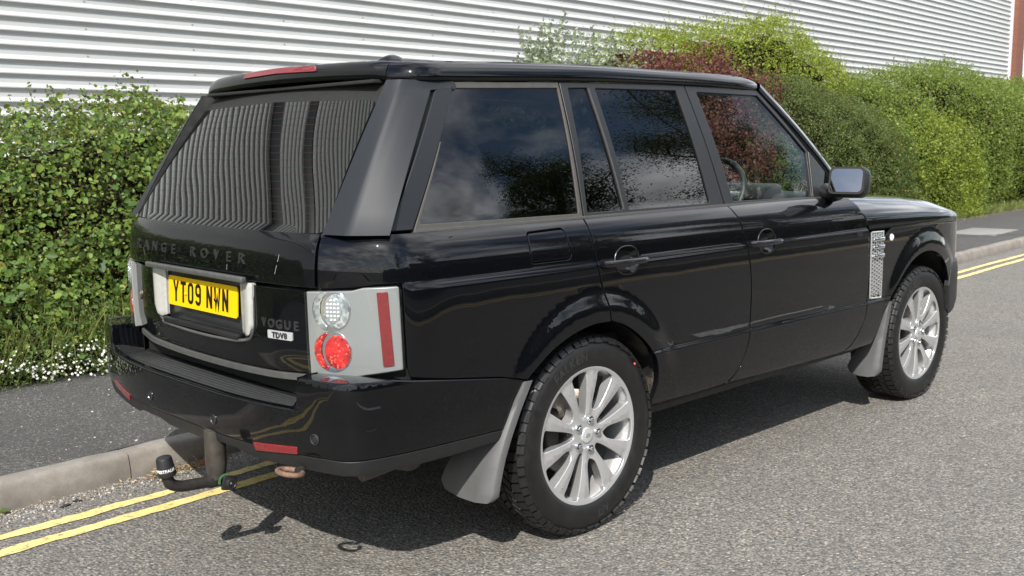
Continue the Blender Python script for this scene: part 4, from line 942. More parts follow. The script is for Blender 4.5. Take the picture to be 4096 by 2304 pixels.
m.add(gv, [(i*9+j, i*9+j+1, (i+1)*9+j+1, (i+1)*9+j) for i in range(12) for j in range(8)]); m.build('roof_antenna', MT['paint'], car, angle=80)
# windscreen and A pillars
def wscr(u, v): # u across -1..1, v up 0..1
    lo_ = np.array((2.06-.0*u, .80*u, 1.185)); hi_ = np.array((1.505, .655*u, 1.752)); q = lo_+(hi_-lo_)*v; q[0] += .09*(1-u*u)*(1-.5*v); q[2] += .03*(1-u*u)*v; return tuple(q)
panel('windscreen', [(-1, 0), (1, 0), (1, 1), (-1, 1)], wscr, MT['clearglass'], car, mirror=False, lip=0, res=.12, eres=.1, edge=0, rnd=.02, flip=1)
m = MB(); ap = [(1.46, 1.722), (1.60, 1.615), (1.75, 1.498), (1.90, 1.378), (2.0, 1.292), (2.085, 1.200)]
gv = []
for (x, z) in catmull(ap, 4):
    y = -green(x, z)[1]
    for (dx_, dy_, dz_) in ((-.014, -.002, -.016), (-.004, .006, -.006), (.012, .006, .010), (.030, -.006, .028), (.040, -.030, .036), (.030, -.06, .03), (0, -.06, 0)): gv.append((x+dx_, -(y+dy_), z+dz_))
n = len(gv)//7; m.add(gv, [(i*7+j, i*7+(j+1) % 7, (i+1)*7+(j+1) % 7, (i+1)*7+j) for i in range(n-1) for j in range(7)])
both(m, 'front_pillar', MT['paint'], car, angle=60)
panel('mirror_base', [(1.742, 1.202), (1.842, 1.198), (1.926, 1.322), (1.790, 1.430)], lambda x, z: green(x, z, .006), MT['blacktrim'], car, lip=.02, edge=.004, res=.04, side='B')
# door mirror
def door_mirror(sg):
    rot = Matrix.Rotation(R(8.5), 3, 'Z') @ Matrix.Rotation(R(13), 3, 'Y')
    c = Vector((1.785, -1.035*1, 1.276))
    m = MB(); m.box((0, 0, 0), (.110, .192, .150), .042, 4); bmv = []
    for v in m.v:
        x, y, z = v; f_ = 1-.28*max(0, x/.0575)**1.5; bmv.append((x, y*f_, z*f_))
    m.v = [tuple(rot @ Vector(v)+c) for v in bmv]
    if sg < 0: m = m.mirror()
    h = m.build('door_mirror', MT['blacktrim'], car, angle=60)
    o_ = fillet([(-.076, -.056, .025), (.076, -.056, .025), (.076, .056, .025), (-.076, .056, .025)], k=6)
    m = MB(); m.prism([tuple(q) for q in o_], -.0580, -.0555, lambda a, z, l: tuple(rot @ Vector((l, a, z))+c))
    if sg < 0: m = m.mirror()
    m.build('mirror_glass', MT['mirror'], h, smooth=False)
    o2 = fillet([(-.086, -.066, .030), (.086, -.066, .030), (.086, .066, .030), (-.086, .066, .030)], k=6)
    m = MB(); m.prism([tuple(q) for q in o2], -.0565, -.043, lambda a, z, l: tuple(rot @ Vector((l, a, z))+c))
    if sg < 0: m = m.mirror()
    m.build('mirror_bezel', MT['mattblack'], h, smooth=False)
    m = MB(); m.tube([(1.86, -.86, 1.225), (1.84, -.915, 1.210), (1.82, -.96, 1.222)], [.045, .036, .034], 12)
    if sg < 0: m = m.mirror()
    m.build('mirror_arm', MT['blacktrim'], h)
door_mirror(1); door_mirror(-1)
# door handles and their cups (each belongs to its door)
for doors, hx in ((rear_doors, .190), (front_doors, 1.178)):
    for sd, dr in zip((1, -1), doors):
        m = MB(); k0 = []
        for i in range(7):
            r_ = 1-i/6*.98
            for j in range(32):
                a = 2*math.pi*j/32; cx_ = hx+.073*r_*math.cos(a); cz_ = 1.032+.055*r_*math.sin(a); q = bodyx(cx_, cz_); dep = .040*(1-r_**3); k0.append((q[0], q[1]+dep+.002, q[2]))
        m.add(k0, [(i*32+j, i*32+(j+1) % 32, (i+1)*32+(j+1) % 32, (i+1)*32+j) for i in range(6) for j in range(32)]); m.add([], [])
        (m if sd > 0 else m.mirror()).build('handle_cup', MT['gloss'], dr, angle=70)
        m = MB(); L_ = ell(hx, 1.032, .0725, .0545, 40, 2.3); m.tube([(bodyx(a, z)[0], bodyx(a, z)[1]-.0005, z) for a, z in L_+L_[:1]], .0026, 6, False)
        (m if sd > 0 else m.mirror()).build('cup_rim', MT['blacktrim'], dr)
        m = MB(); x0 = hx-.163
        gv = []; prof = [(-.014, 0), (-.012, -.010), (-.004, -.015), (.004, -.015), (.012, -.010), (.014, 0), (.010, .006), (-.010, .006)]
        for i in range(15):
            t = i/14; x = x0+.262*t; yb = bodyx(max(x, .03) if hx < 1 else x, 1.03)[1]-.014-.012*math.sin(math.pi*t)**.6; sc = .80+.2*min(1, min(t, 1-t)*14)**.5
            for (dz, dy_) in prof: gv.append((x, yb+dy_*sc, 1.029+.003*(.5-t)+dz*sc))
        m.add(gv, [(i*8+j, i*8+(j+1) % 8, (i+1)*8+(j+1) % 8, (i+1)*8+j) for i in range(14) for j in range(8)]+[tuple(range(8)), tuple(range(14*8, 15*8))])
        for xe in (x0+.018, x0+.245): m.box((xe, bodyx(max(xe, .03) if hx < 1 else xe, 1.03)[1]-.006, 1.029), (.03, .03, .02), .005)
        (m if sd > 0 else m.mirror()).build('door_handle', MT['gloss'], dr, angle=50)
# side vent
vq = lambda a, z, l=0: (a, bodyx(a, z)[1]-l, z)
m = MB(); vo = [(2.168, 1.004), (2.300, 1.001), (2.288, .652), (2.166, .660)]
vent = panel('side_vent', vo, lambda u, v: bodyx(u, v), MT['mattblack'], car, lift=.002, lip=.01, res=.03, rnd=.004, side='B')
for sd, vt in zip((1, -1), vent):
    m = MB(); hr_ = .0168
    for r_ in range(17):
        for c_ in range(5):
            hx_ = 2.178+c_*hr_*1.52+(0 if r_*0 else 0); hz_ = .672+r_*hr_*1.20+(hr_*.6 if c_ % 2 else 0)
            if hz_ > .995 or hz_ > .655+.34: continue
            o6 = [(hx_+hr_*1.02*math.cos(R(60*k)), hz_+hr_*.72*math.sin(R(60*k))) for k in range(6)]; i6 = [(hx_+hr_*.62*math.cos(R(60*k)), hz_+hr_*.42*math.sin(R(60*k))) for k in range(6)]
            v_ = [vq(a, z, .006) for a, z in o6]+[vq(a, z, .0075) for a, z in i6]+[vq(a, z, -.002) for a, z in i6]
            m.add(v_, [(k, (k+1) % 6, 6+(k+1) % 6, 6+k) for k in range(6)]+[(6+k, 6+(k+1) % 6, 12+(k+1) % 6, 12+k) for k in range(6)])
    (m if sd > 0 else m.mirror()).build('vent_mesh', MT['ventsilver'], vt, smooth=False)
    for zc in (.965, .925, .878):
        m = MB(); m.box((2.232, bodyx(2.23, zc)[1]-.012, zc), (.122, .016, .022), .006, 2); (m if sd > 0 else m.mirror()).build('vent_bar', MT['chrome'], vt)
    m = MB()
    for a, c in zip(vo, vo[1:]+vo[:1]): m.tube([vq(*a, .004), vq(*c, .004)], .005, 6)
    (m if sd > 0 else m.mirror()).build('vent_frame', MT['ventsilver'], vt)
for sd in (1, -1):
    m = MB(); k0 = MB().lathe([(0, .010), (.010, .009), (.017, .005), (.019, 0)], 22, 'Z'); m.add([vq(2.404+v[0], .962+v[1]*1.05, v[2]) for v in k0.v], k0.f); ind = (m if sd > 0 else m.mirror()).build('side_indicator', MT['whiteprint'], car)
    m = MB(); k0 = MB().lathe([(0, .0125), (.006, .0115), (.0085, .009)], 14, 'Z'); m.add([vq(2.404+v[0], .962+v[1], v[2]) for v in k0.v], k0.f); (m if sd > 0 else m.mirror()).build('indicator_bulb', MT['orange'], ind)
# front end
def fb(s, z):
    x, y, nx, ny, g_ = BP.at(s); o = .028-.045*float(sstep(.50, .38, z))-.012*float(sstep(.70, .77, z)); return (x+nx*o, -g_*(y+ny*o), z)
s0 = sx(3.19); L_ = BP.s[-1]
fo = [(s0, .47), (s0, .50), (s0-.01, .62), (s0+.03, .755), (s0+.3, .76), (L_-.001, .76), (L_-.001, .42), (s0+.35, .42), (s0+.12, .43)]
panel('front_bumper', fo, fb, MT['valance'], car, lip=.03, edge=.006, res=.06, side='B')
panel('front_fascia', [(sx(3.36)+.102, .76), (L_-.001, .76), (L_-.001, .985), (sx(3.36)+.102, .985)], body, MT['blacktrim'], car, lip=.01, res=.06, side='B')
panel('head_lamp', [(sx(3.36)+.11, .80), (sx(3.36)+.40, .80), (sx(3.36)+.40, .97), (sx(3.36)+.11, .97)], body, MT['lampgrey'], car, lift=.006, lip=.012, res=.06, side='B')
# ---- wheel arches, underside
b = NB('arch_liner'); p = b.obj()
mud = b.ramp(b.noise(p, 7, 5, .7), [(.48, 0), (.62, 1)]); sz = b.n('SeparateXYZ', {0: p})
mud = b.math('MULTIPLY', mud, b.ramp(sz.outputs[2], [(.5, 1), (.75, .1)]))
MT['liner'] = b.done(b.bsdf(b.mix(mud, (.009, .009, .009), (.15, .12, .09)), .8))
for (cx, ar, rr_, a0_) in ((0, ARCH_R, .44, 2), (2.86, ARCH_F, .465, 22)):
    m = MB(); gv = []; nn = 26
    for i in range(nn+1):
        a = R(a0_+(178-a0_)*i/nn); x, z = cx+rr_*math.cos(a), .40+rr_*math.sin(a)
        for y in (-.935, -.88, -.75, -.56): gv.append((x, y, z))
    m.add(gv, [(i*4+j, i*4+j+1, (i+1)*4+j+1, (i+1)*4+j) for i in range(nn) for j in range(3)])
    gv = [(cx+rr_*math.cos(R(a0_+(178-a0_)*i/nn)), -.56, .40+rr_*math.sin(R(a0_+(178-a0_)*i/nn))) for i in range(nn+1)]; m.add(gv, [tuple(range(nn+1))])
    both(m, 'arch_liner', MT['liner'], car)
MB().box((1.25, 0, .43), (4.3, 1.08, .20), .03).build('underbody', MT['castdark'], car)
MB().box((1.30, 0, .47), (2.0, 1.70, .14), .03).build('floor_pan', MT['castdark'], car)
m = MB(); m.lathe([(0, -.28), (.075, -.27), (.085, -.2), (.085, .2), (.075, .27), (0, .28)], 20, 'Y', (-.72, -.48, .44)); m.build('exhaust_silencer', MT['muffler'], car)
m = MB(); m.tube([(-.70, -.72, .415), (-.85, -.75, .415), (-.93, -.74, .405)], .032, 14); m.build('tail_pipe', MT['muffler'], car)
m = MB(); m.tube([(0, -.78, .34), (0, .78, .34)], .05, 12); m.box((0, 0, .35), (.25, .3, .22), .06); m.build('rear_axle', MT['castdark'], car)
m = MB(); m.tube([(2.88, -.78, .34), (2.88, .78, .34)], .045, 12); m.build('front_axle', MT['castdark'], car)
# ---- wheels
Y0 = -.932
def win_shape(a0, r0, r1, w0, w1, pointy):
    n = 10; P_ = []
    for i in range(n+1):
        t = i/n; r_ = r0+(r1-r0)*t; w = w0+(w1-w0)*(t**.8); P_.append((r_, w))
    L1 = [(r_, w) for r_, w in P_]; arc = [(r1+.006*math.sin(math.pi*i/8), w1-2*w1*i/8) for i in range(1, 8)]
    L2 = [(r_, -w) for r_, w in P_[::-1]]
    inn_ = [] if pointy else [(r0-w0*.9*math.sin(math.pi*i/8), -w0+2*w0*i/8) for i in range(1, 8)]
    c_, s_ = math.cos(R(a0)), math.sin(R(a0))
    return fillet([(r_*c_-w*s_, r_*s_+w*c_) for r_, w in L1+arc+L2+inn_], .008)
def rimsurf(u, v):
    r_ = math.hypot(u, v)
    y = float(np.interp(r_, [0, .045, .075, .11, .17, .22, .25, .262, .270], [.016, .016, .014, .010, .004, .002, .004, .001, .000]))
    ang = math.degrees(math.atan2(v, u)); k = ((ang-354) % 72)/72            # twin spokes: shallow valley between the two of a pair
    k2 = ((ang-354) % 36)/36; ridge = .010*abs(2*k2-1)*float(sstep(.05, .11, r_))*float(1-sstep(.235, .258, r_))
    return (u, Y0+y+ridge, v)
holes = []
for k in range(5):
    holes.append(win_shape(354+72*k, .124, .241, .016, .038, False)); holes.append(win_shape(30+72*k, .080, .241, .004, .034, True))
whs = panel('wheel', [tuple(q) for q in ell(0, 0, .2695, .2695, 120)], rimsurf, MT['silver'], car, raw=True, res=.010, eres=.006, lip=.05, edge=.0035, holes=holes, holeedge=.010, mirror=False)
wheel = whs[0]
me = wheel.data; bm = bmesh.new(); bm.from_mesh(me)
# barrel behind the spokes, joined into the rim
mb = MB(); mb.lathe([(.2695, Y0+.004), (.274, Y0+.001), (.276, Y0+.006), (.270, Y0+.012), (.252, Y0+.030), (.244, Y0+.06), (.236, Y0+.12), (.236, Y0+.20), (.258, Y0+.235)], 72)
o_ = mb.build('wheel_barrel', MT['silver'], wheel, angle=35); bm.free()
def fit(m):
    # swell the carcass to its full rolling size and flatten the patch that carries the car
    out_ = []
    for (x, y, z) in m.v:
        r_ = math.hypot(x, z); k_ = (.270+(r_-.270)*1.175)/r_ if r_ > .270 else 1
        out_.append((x*k_, y, max(z*k_, -.3838)))
    m.v = out_; return m
def tyre_mesh():
    yc = -.815; m = MB()
    prof = [(.258, .105), (.268, .1165), (.285, .1255), (.305, .1295), (.325, .1285), (.342, .122), (.353, .112), (.3605, .098), (.362, .06), (.362, 0), (.362, -.06), (.3605, -.098), (.353, -.112), (.325, -.1285), (.305, -.1295), (.285, -.1255), (.268, -.1165), (.258, -.105)]
    m.lathe([(r_, yc-y) for r_, y in prof], 120); t = fit(m).build('tyre', MT['tyre'], wheel, angle=50)
    m = MB(); npit = 58
    def blk(a0, a1, y0, y1, sk, r0=.3585, r1=.3722, r1e=None):
        q = []
        for rr, ins in ((r0, 0), (r1, .0012)):
            for (a, y) in ((a0, y0), (a1, y0), (a1, y1), (a0, y1)):
                da = .003 if a == a0 else -.003
                aa = a+sk*(y-yc)/.1+da*(ins > 0); r2 = rr
                if abs(y-yc) > .09 and ins: r2 = rr-.0045
                q.append((r2*math.cos(aa), y, r2*math.sin(aa)))
        m.add(q, [(0, 3, 2, 1), (4, 5, 6, 7), (0, 1, 5, 4), (1, 2, 6, 5), (2, 3, 7, 6), (3, 0, 4, 7)])
    for k in range(npit):
        a = 2*math.pi*k/npit; da = 2*math.pi/npit
        for (y0, y1, sk, off, wd) in ((-.106, -.066, .05, 0, .84), (-.060, -.024, -.20, .45, .80), (-.018, .018, .22, .1, .82), (.024, .060, -.20, .6, .80), (.066, .106, .05, .25, .84)):
            blk(a+da*off, a+da*(off+wd), yc+y0, yc+y1, sk)
        for sgn in (-1, 1):                                   # shoulder lugs running down the sidewall
            off = 0 if sgn < 0 else .25; a0 = a+da*off; a1 = a0+da*(.84 if k % 2 else .70); rad = [(.3675, .106), (.363, .113), (.357, .118), (.348 if k % 2 else .352, .1245)]
            q = [(r_*math.cos(t_), yc+sgn*(y+.0032), r_*math.sin(t_)) for r_, y in rad for t_ in (a0, a1)] + [(r_*.985*math.cos(t_), yc+sgn*(y-.008), r_*.985*math.sin(t_)) for r_, y in rad for t_ in (a0, a1)]
            f_ = []
            for i in range(3): f_ += [(2*i, 2*i+1, 2*i+3, 2*i+2), (2*i, 2*i+2, 8+2*i+2, 8+2*i), (2*i+1, 8+2*i+1, 8+2*i+3, 2*i+3)]
            f_ += [(6, 7, 15, 14), (0, 8, 9, 1)]; m.add(q, f_)
    tr = tag(fit(m).build('tyre_tread', MT['tread'], wheel, smooth=False), kind='stuff')
    # raised sidewall lettering
    def arc_text(txt, size, rad, a_mid, flipd=False):
        v2, f2 = text2d(txt, size, .0012, 1.15); w = (v2[:, 0].max()+v2[:, 0].min())/2
        def fn(a, c, l):
            r_ = rad+c; th = R(a_mid)-(a-w)/rad
            yb = float(np.interp(r_, [.285, .305, .325, .342], [.1255, .1295, .1285, .122]))
            return (r_*math.cos(th), yc-yb-l-.0004, r_*math.sin(th))
        return fit(relief(v2*[1.0, .92], f2, fn, .0014))
    arc_text('FALKEN', .046, .296, 112).build('tyre_lettering', MT['tyretext'], wheel, smooth=False)
    arc_text('A/T', .040, .296, 282).build('tyre_lettering', MT['tyretext'], wheel, smooth=False)
tyre_mesh()
MB().lathe([(0, Y0+.0085), (.020, Y0+.0088), (.0285, Y0+.0105), (.031, Y0+.014), (.031, Y0+.03)], 32).build('centre_cap', MT['badge'], wheel)
m = MB(); k0 = [(q[0]*.0145, q[1]*.0085) for q in [(math.cos(t), math.sin(t)) for t in np.linspace(0, 2*math.pi, 24, endpoint=False)]]; m.prism(k0, 0, .0006, lambda a, c, l: (a, Y0+.0082-l, c)); m.build('cap_emblem', MT['ventsilver'], wheel, smooth=False)
for k in range(5):
    a = R(354+6+72*k); m = MB(); cx, cz = .060*math.cos(a), .060*math.sin(a)
    hexa = [(cx+.0105*math.cos(R(60*i)), cz+.0105*math.sin(R(60*i))) for i in range(6)]
    m.prism(hexa, .004, .020, lambda x, z, l: (x, Y0+.022-l, z)); m.lathe([(0, Y0+.0005), (.006, Y0+.0008), (.0095, Y0+.003)], 16, 'Y', (cx, 0, cz)); m.lathe([(.0155, Y0+.008), (.0165, Y0+.011), (.0165, Y0+.02)], 18, 'Y', (cx, 0, cz)); m.build('wheel_nut', MT['chrome'], wheel, angle=30)
m = MB(); m.lathe([(.05, Y0+.10), (.165, Y0+.10), (.168, Y0+.104), (.168, Y0+.122), (.05, Y0+.122)], 48); m.lathe([(0, Y0+.05), (.07, Y0+.055), (.075, Y0+.10)], 32); m.build('brake_disc', MT['steel'], wheel)
m = MB(); m.box((-.13, Y0+.10, .03), (.075, .075, .17), .02, 3); m.build('brake_caliper', MT['castdark'], wheel)
m = MB(); m.tube([(.222, Y0+.040, .040), (.214, Y0+.018, .043)], .004, 8); m.build('tyre_valve', MT['mattblack'], wheel)
MB().lathe([(0, Y0+.16), (.235, Y0+.16)], 40).build('brake_shield', MT['void'], wheel)
wheel.location = (0, 0, .372)
def copy_tree(o, parent):
    c = o.copy(); C.objects.link(c); c.parent = parent
    for ch in list(o.children): copy_tree(ch, c)
    return c
w2 = copy_tree(wheel, car); w2.location = (2.88, 0, .372)
w2.rotation_euler = (0, R(-3), 0)
for xw in (0, 2.88):
    w3 = copy_tree(wheel, car); w3.location = (xw, 0, .372); w3.rotation_euler = (0, 0, math.pi)
m = MB(); m.lathe([(0, -.0012), (.0052, -.0008), (.0056, .001)], 14, 'Y', (.256, -.9437, .242)); m.build('tyre_paint_dot', MT['redlens'], wheel)
# ---- mudflaps
def flap(xs, zs, yo, yi):
    m = MB(); n = 14; gv = []
    for i in range(n+1):
        t = i/n; x = float(np.interp(t, np.linspace(0, 1, len(xs)), xs)); z = float(np.interp(t, np.linspace(0, 1, len(zs)), zs)); y1 = float(np.interp(t, np.linspace(0, 1, len(yi)), yi))
        if t > .93: yo_, y1 = yo+.02, y1-.025
        else: yo_ = yo
        for (fy, fx) in ((0, .022), (.004, .004), (.03, -.004), (.25, -.008), (.6, -.004), (.92, .002), (1.0, .012)):
            y = yo_+(y1-yo_)*fy; gv.append((x+fx, y, z-(.012*math.sin(math.pi*fy) if i == n else 0)))
    k = 7; m.add(gv, [(i*k+j, i*k+j+1, (i+1)*k+j+1, (i+1)*k+j) for i in range(n) for j in range(k-1)])
    off = [(a+.007, c, d) for a, c, d in gv]; m.add(off, [(i*k+j, (i+1)*k+j, (i+1)*k+j+1, i*k+j+1) for i in range(n) for j in range(k-1)])
    o = len(gv); m.add([gv[n*k+j] for j in range(k)]+[off[n*k+j] for j in range(k)], [(j, j+1, k+j+1, k+j) for j in range(k-1)])
    return m
both(flap([-.372, -.43, -.478, -.512, -.535, -.548], [.655, .56, .468, .39, .31, .250], -.968, [-.90, -.86, -.79, -.73, -.69, -.675]), 'mudflap', MT['flap'], car, angle=60)
both(flap([2.405, 2.385, 2.36, 2.34, 2.325, 2.315], [.615, .53, .45, .37, .29, .215], -.965, [-.925, -.90, -.87, -.83, -.79, -.765]), 'mudflap', MT['flap'], car, angle=60)
# ---- tow bar
TY = -.20
m = MB(); m.lathe([(.020, .50), (.037, .495), (.037, .372), (.035, .352), (.032, .338), (.030, .318), (0, .312)], 28, 'Z', (-1.162, TY, 0)); tb = m.build('tow_bar', MT['muffler'], car)
L_ = catmull([(-1.135, TY, .309), (-1.18, TY, .311), (-1.25, TY, .316), (-1.305, TY, .323), (-1.335, TY, .340), (-1.345, TY, .366), (-1.347, TY, .385)], 6)
m = MB(); m.tube([tuple(q) for q in L_], [.024 if i < 8 else .020 for i in range(len(L_))], 14); m.build('tow_neck', MT['neck'], tb)
tilt = Matrix.Rotation(R(-8), 3, 'Y'); cc = Vector((-1.345, TY, .376))
m = MB(); k0 = MB().lathe([(.022, -.006), (.0305, -.004), (.0315, .004), (.0298, .011), (.0298, .028), (.0285, .032), (.027, .054), (.024, .061), (.012, .065), (0, .0655)], 30, 'Z'); m.add([tilt @ Vector(v)+cc for v in k0.v], k0.f); m.build('tow_ball_cover', MT['capblack'], tb, angle=35)
v2, f2 = text2d('WESTFALIA', .0150, .0004); w_ = (v2[:, 0].max()+v2[:, 0].min())/2
def capt(a, c, l):
    th = R(-122)+(a-w_)/.0298; rr = .0300+l; return tuple(tilt @ Vector((rr*math.cos(th), rr*math.sin(th), .014+c))+cc)
relief(v2, f2, capt, .0004).build('cover_text', MT['whiteprint'], tb, smooth=False)
m = MB(); m.box((-1.136, TY-.038, .302), (.054, .016, .052), .006, 2, Matrix.Rotation(R(14), 3, 'Y')); m.lathe([(0, TY-.060), (.006, TY-.061), (.010, TY-.057), (.013, TY-.060), (.018, TY-.059), (.021, TY-.052), (.021, TY-.044)], 24, 'Y', (-1.135, 0, .302)); m.build('tow_lock', MT['capblack'], tb)
m = MB(); k0 = [(.026*math.cos(t), .026*math.sin(t)) for t in np.linspace(R(60), R(200), 12)]; k1 = [(.018*math.cos(t), .018*math.sin(t)) for t in np.linspace(R(200), R(60), 12)]
m.prism(k0+k1, 0, .002, lambda a, c, l: (-1.150+a, TY-.034-l, .312+c)); m.build('lock_label', MT['greenprint'], tb, smooth=False)
m = MB(); m.box((-1.02, .0, .45), (.10, .9, .05), .01); m.tube([(-1.05, -.30, .43), (-1.02, -.42, .425)], .012, 8); m.box((-1.04, -.34, .415), (.02, .10, .05), .004); m.lathe([(0, -.42), (.028, -.42), (.03, -.40), (.03, -.33)], 16, 'Y', (-1.05, 0, .425)); m.build('tow_crossbar', MT['rust'], tb)
m = MB(); ring = [(-1.170+.036*math.cos(t), -.700+.046*math.sin(t), .455-.006*math.cos(t)) for t in np.linspace(R(25), R(335), 26)]; m.tube(ring, .0085, 10); te = m.build('towing_eye', MT['rust'], car)
m = MB(); m.tube([(-1.135, -.69, .452), (-1.08, -.685, .452), (-.90, -.66, .455)], .010, 8); m.box((-1.03, -.67, .45), (.05, .03, .06), .005); m.build('eye_bracket', MT['castdark'], te)
# ---- cabin
def seat(x, y, w, tag_):
    m = MB(); m.box((x+.05, y, .84), (.50, w, .16), .05, 3); s_ = m.build(tag_, MT['leather'], car, angle=60)
    m = MB(); m.box((x-.24, y, 1.13), (.13, w*.96, .55), .05, 3, Matrix.Rotation(R(-14), 3, 'Y')); m.build('backrest', MT['leather'], s_, angle=60)
    for yy in ((y,) if w < .7 else (y-.38, y, y+.38)):
        m = MB(); m.box((x-.335, yy, 1.485), (.09, .26, .17), .04, 3, Matrix.Rotation(R(-12), 3, 'Y')); m.build('headrest', MT['leather'], s_, angle=60)
        m = MB()
        for d in (-.06, .06): m.tube([(x-.315, yy+d, 1.42), (x-.30, yy+d, 1.34)], .006, 6)
        m.build('headrest_post', MT['steel'], s_)
seat(1.25, -.38, .52, 'front_seat'); seat(1.25, .38, .52, 'front_seat'); seat(.30, 0, 1.28, 'rear_seat')
MB().box((.8, 0, .70), (3.1, 1.60, .04), .01).build('cabin_floor', MT['mattblack'], car)
MB().box((-.45, 0, 1.02), (.80, 1.40, .03), .01).build('load_cover', MT['mattblack'], car)
m = MB(); m.box((1.98, 0, 1.08), (.40, 1.60, .26), .07, 3); m.box((1.80, -.39, 1.215), (.22, .42, .09), .03, 3); m.build('dashboard', MT['dash'], car, angle=60)
m = MB(); m.box((1.4, 0, .86), (.8, .26, .30), .04, 3); m.build('centre_console', MT['dash'], car)
st = Matrix.Rotation(R(-64), 3, 'Y'); sc_ = Vector((1.57, -.385, 1.215))
m = MB(); m.tube([tuple(st @ Vector((.185*math.cos(t), .185*math.sin(t), 0))+sc_) for t in np.linspace(0, 2*math.pi, 40)], .0155, 10, False); stw = m.build('steering_wheel', MT['leather'], car)
m = MB(); k0 = MB().lathe([(0, .03), (.05, .028), (.068, .01), (.06, -.02)], 24, 'Z'); m.add([st @ Vector(v)+sc_ for v in k0.v], k0.f)
for a in (0, 180, 270): m.tube([tuple(st @ Vector((.05*math.sin(R(a)), .05*math.cos(R(a)), 0))+sc_), tuple(st @ Vector((.18*math.sin(R(a)), .18*math.cos(R(a)), 0))+sc_)], .014, 8)
m.build('wheel_hub', MT['ventsilver'], stw)
m = MB(); m.tube([tuple(sc_), (1.80, -.385, 1.12)], .035, 10); m.build('steering_column', MT['dash'], stw)
MB().box((1.55, 0, 1.60), (.03, .24, .07), .02, 3).build('rear_view_mirror', MT['mattblack'], car)
m = MB(); m.add([(x, y, crown(x, y)-.03) for x in np.linspace(-.6, 1.48, 12) for y in np.linspace(-.66, .66, 9)], [(i*9+j, i*9+j+1, (i+1)*9+j+1, (i+1)*9+j) for i in range(11) for j in range(8)]); m.build('headlining', MT['cream'], car)
m = MB(); m.box((1.9, -.55, 1.222), (.16, .22, .004), .001, 1, Matrix.Rotation(R(-8), 3, 'Y')); m.build('paper_sheet', MT['whiteprint'], car) if False else None
for yy in (-.86, .86):
    MB().box((.9, yy*.98, .98), (2.1, .03, .40), .01).build('door_card', MT['leather'], car)

# ================================================================== planting
def leafmat(name, stops, trans=.35, rough=.5, gloss=.35):
    b = NB(name); g = b.n('NewGeometry'); c = b.ramp(g.outputs['Random Per Island'], stops)
    c = b.mix(b.ramp(b.noise(b.pos(), 1.3, 3), [(.35, .0), (.7, .35)]), c, tuple(x*.62 for x in stops[len(stops)//2][1]))
    pr = b.bsdf(c, rough, 0, None, Specular_IOR_Level=gloss)
    tl = b.n('BsdfTranslucent', {'Color': b.mix(.5, c, tuple(min(1, x*1.6) for x in stops[-1][1]))})
    return b.done(b.n('MixShader', {0: trans, 1: pr, 2: tl.outputs[0]}).outputs[0])
LM = {
 'ivy': leafmat('ivy_leaf', [(0, (0.030, 0.068, 0.016)), (.35, (0.068, 0.132, 0.024)), (.7, (0.124, 0.209, 0.035)), (.93, (0.216, 0.297, 0.054)), (1, (0.297, 0.257, 0.081))]),
 'cover': leafmat('ground_cover_leaf', [(0, (0.039, 0.072, 0.018)), (.6, (0.091, 0.143, 0.033)), (1, (0.156, 0.208, 0.058))]),
 'pale': leafmat('variegated_leaf', [(0, (.07, .12, .045)), (.4, (.14, .20, .085)), (.75, (.27, .32, .19)), (1, (.48, .50, .38))]),
 'red': leafmat('red_leaf', [(0, (.050, .010, .017)), (.5, (.108, .022, .028)), (.85, (.165, .042, .038)), (1, (.19, .10, .045))], .3),
 'gold': leafmat('yellow_green_leaf', [(0, (0.075, 0.119, 0.015)), (.4, (0.156, 0.219, 0.022)), (.75, (0.244, 0.306, 0.033)), (1, (0.362, 0.388, 0.062))]),
 'mound': leafmat('small_dark_leaf', [(0, (.030, .058, .014)), (.5, (.072, .120, .024)), (.85, (.115, .165, .034)), (1, (.19, .16, .05))], .28),
 'mid': leafmat('mid_green_leaf', [(0, (0.049, 0.087, 0.017)), (.45, (0.112, 0.175, 0.028)), (.8, (0.189, 0.259, 0.042)), (1, (0.294, 0.336, 0.070))]),
 'tree': leafmat('tree_leaf', [(0, (.030, .045, .012)), (.5, (.060, .085, .02)), (1, (.11, .13, .035))]),
 'grass': leafmat('grass_blade', [(0, (0.066, 0.114, 0.024)), (.6, (0.132, 0.192, 0.042)), (1, (0.360, 0.324, 0.120))]),
}
b = NB('white_petal'); MT['petal'] = b.done(b.bsdf(b.ramp(b.n('NewGeometry').outputs['Random Per Island'], [(0, (.42, .42, .36)), (1, (.66, .66, .62))]), .6))
MT['berry'] = simple('orange_berry', (.60, .20, .03), .4)
MT['twig'] = simple('brown_twig', (.085, .060, .040), .8, 0, .3, 30)
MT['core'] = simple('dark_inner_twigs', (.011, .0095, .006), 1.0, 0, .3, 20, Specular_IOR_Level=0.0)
MT['bark'] = simple('bark', (.10, .085, .07), .9, 0, .35, 12, .5, 40)
class SN:
    def __init__(s, seed, freqs, amps):
        r = np.random.default_rng(seed); s.k = []; 
        for f, a in zip(freqs, amps):
            d = r.normal(size=(7, 3)); d /= np.linalg.norm(d, axis=1)[:, None]; s.k.append((d*f*r.uniform(.7, 1.3, (7, 1)), r.uniform(0, 6.28, 7), a))
    def __call__(s, P):
        o = 0
        for k, ph, a in s.k: o = o+a*np.sin(P @ k.T+ph).sum(1)/2.6
        return o
def norm(v): return v/(np.linalg.norm(v, axis=1)[:, None]+1e-9)
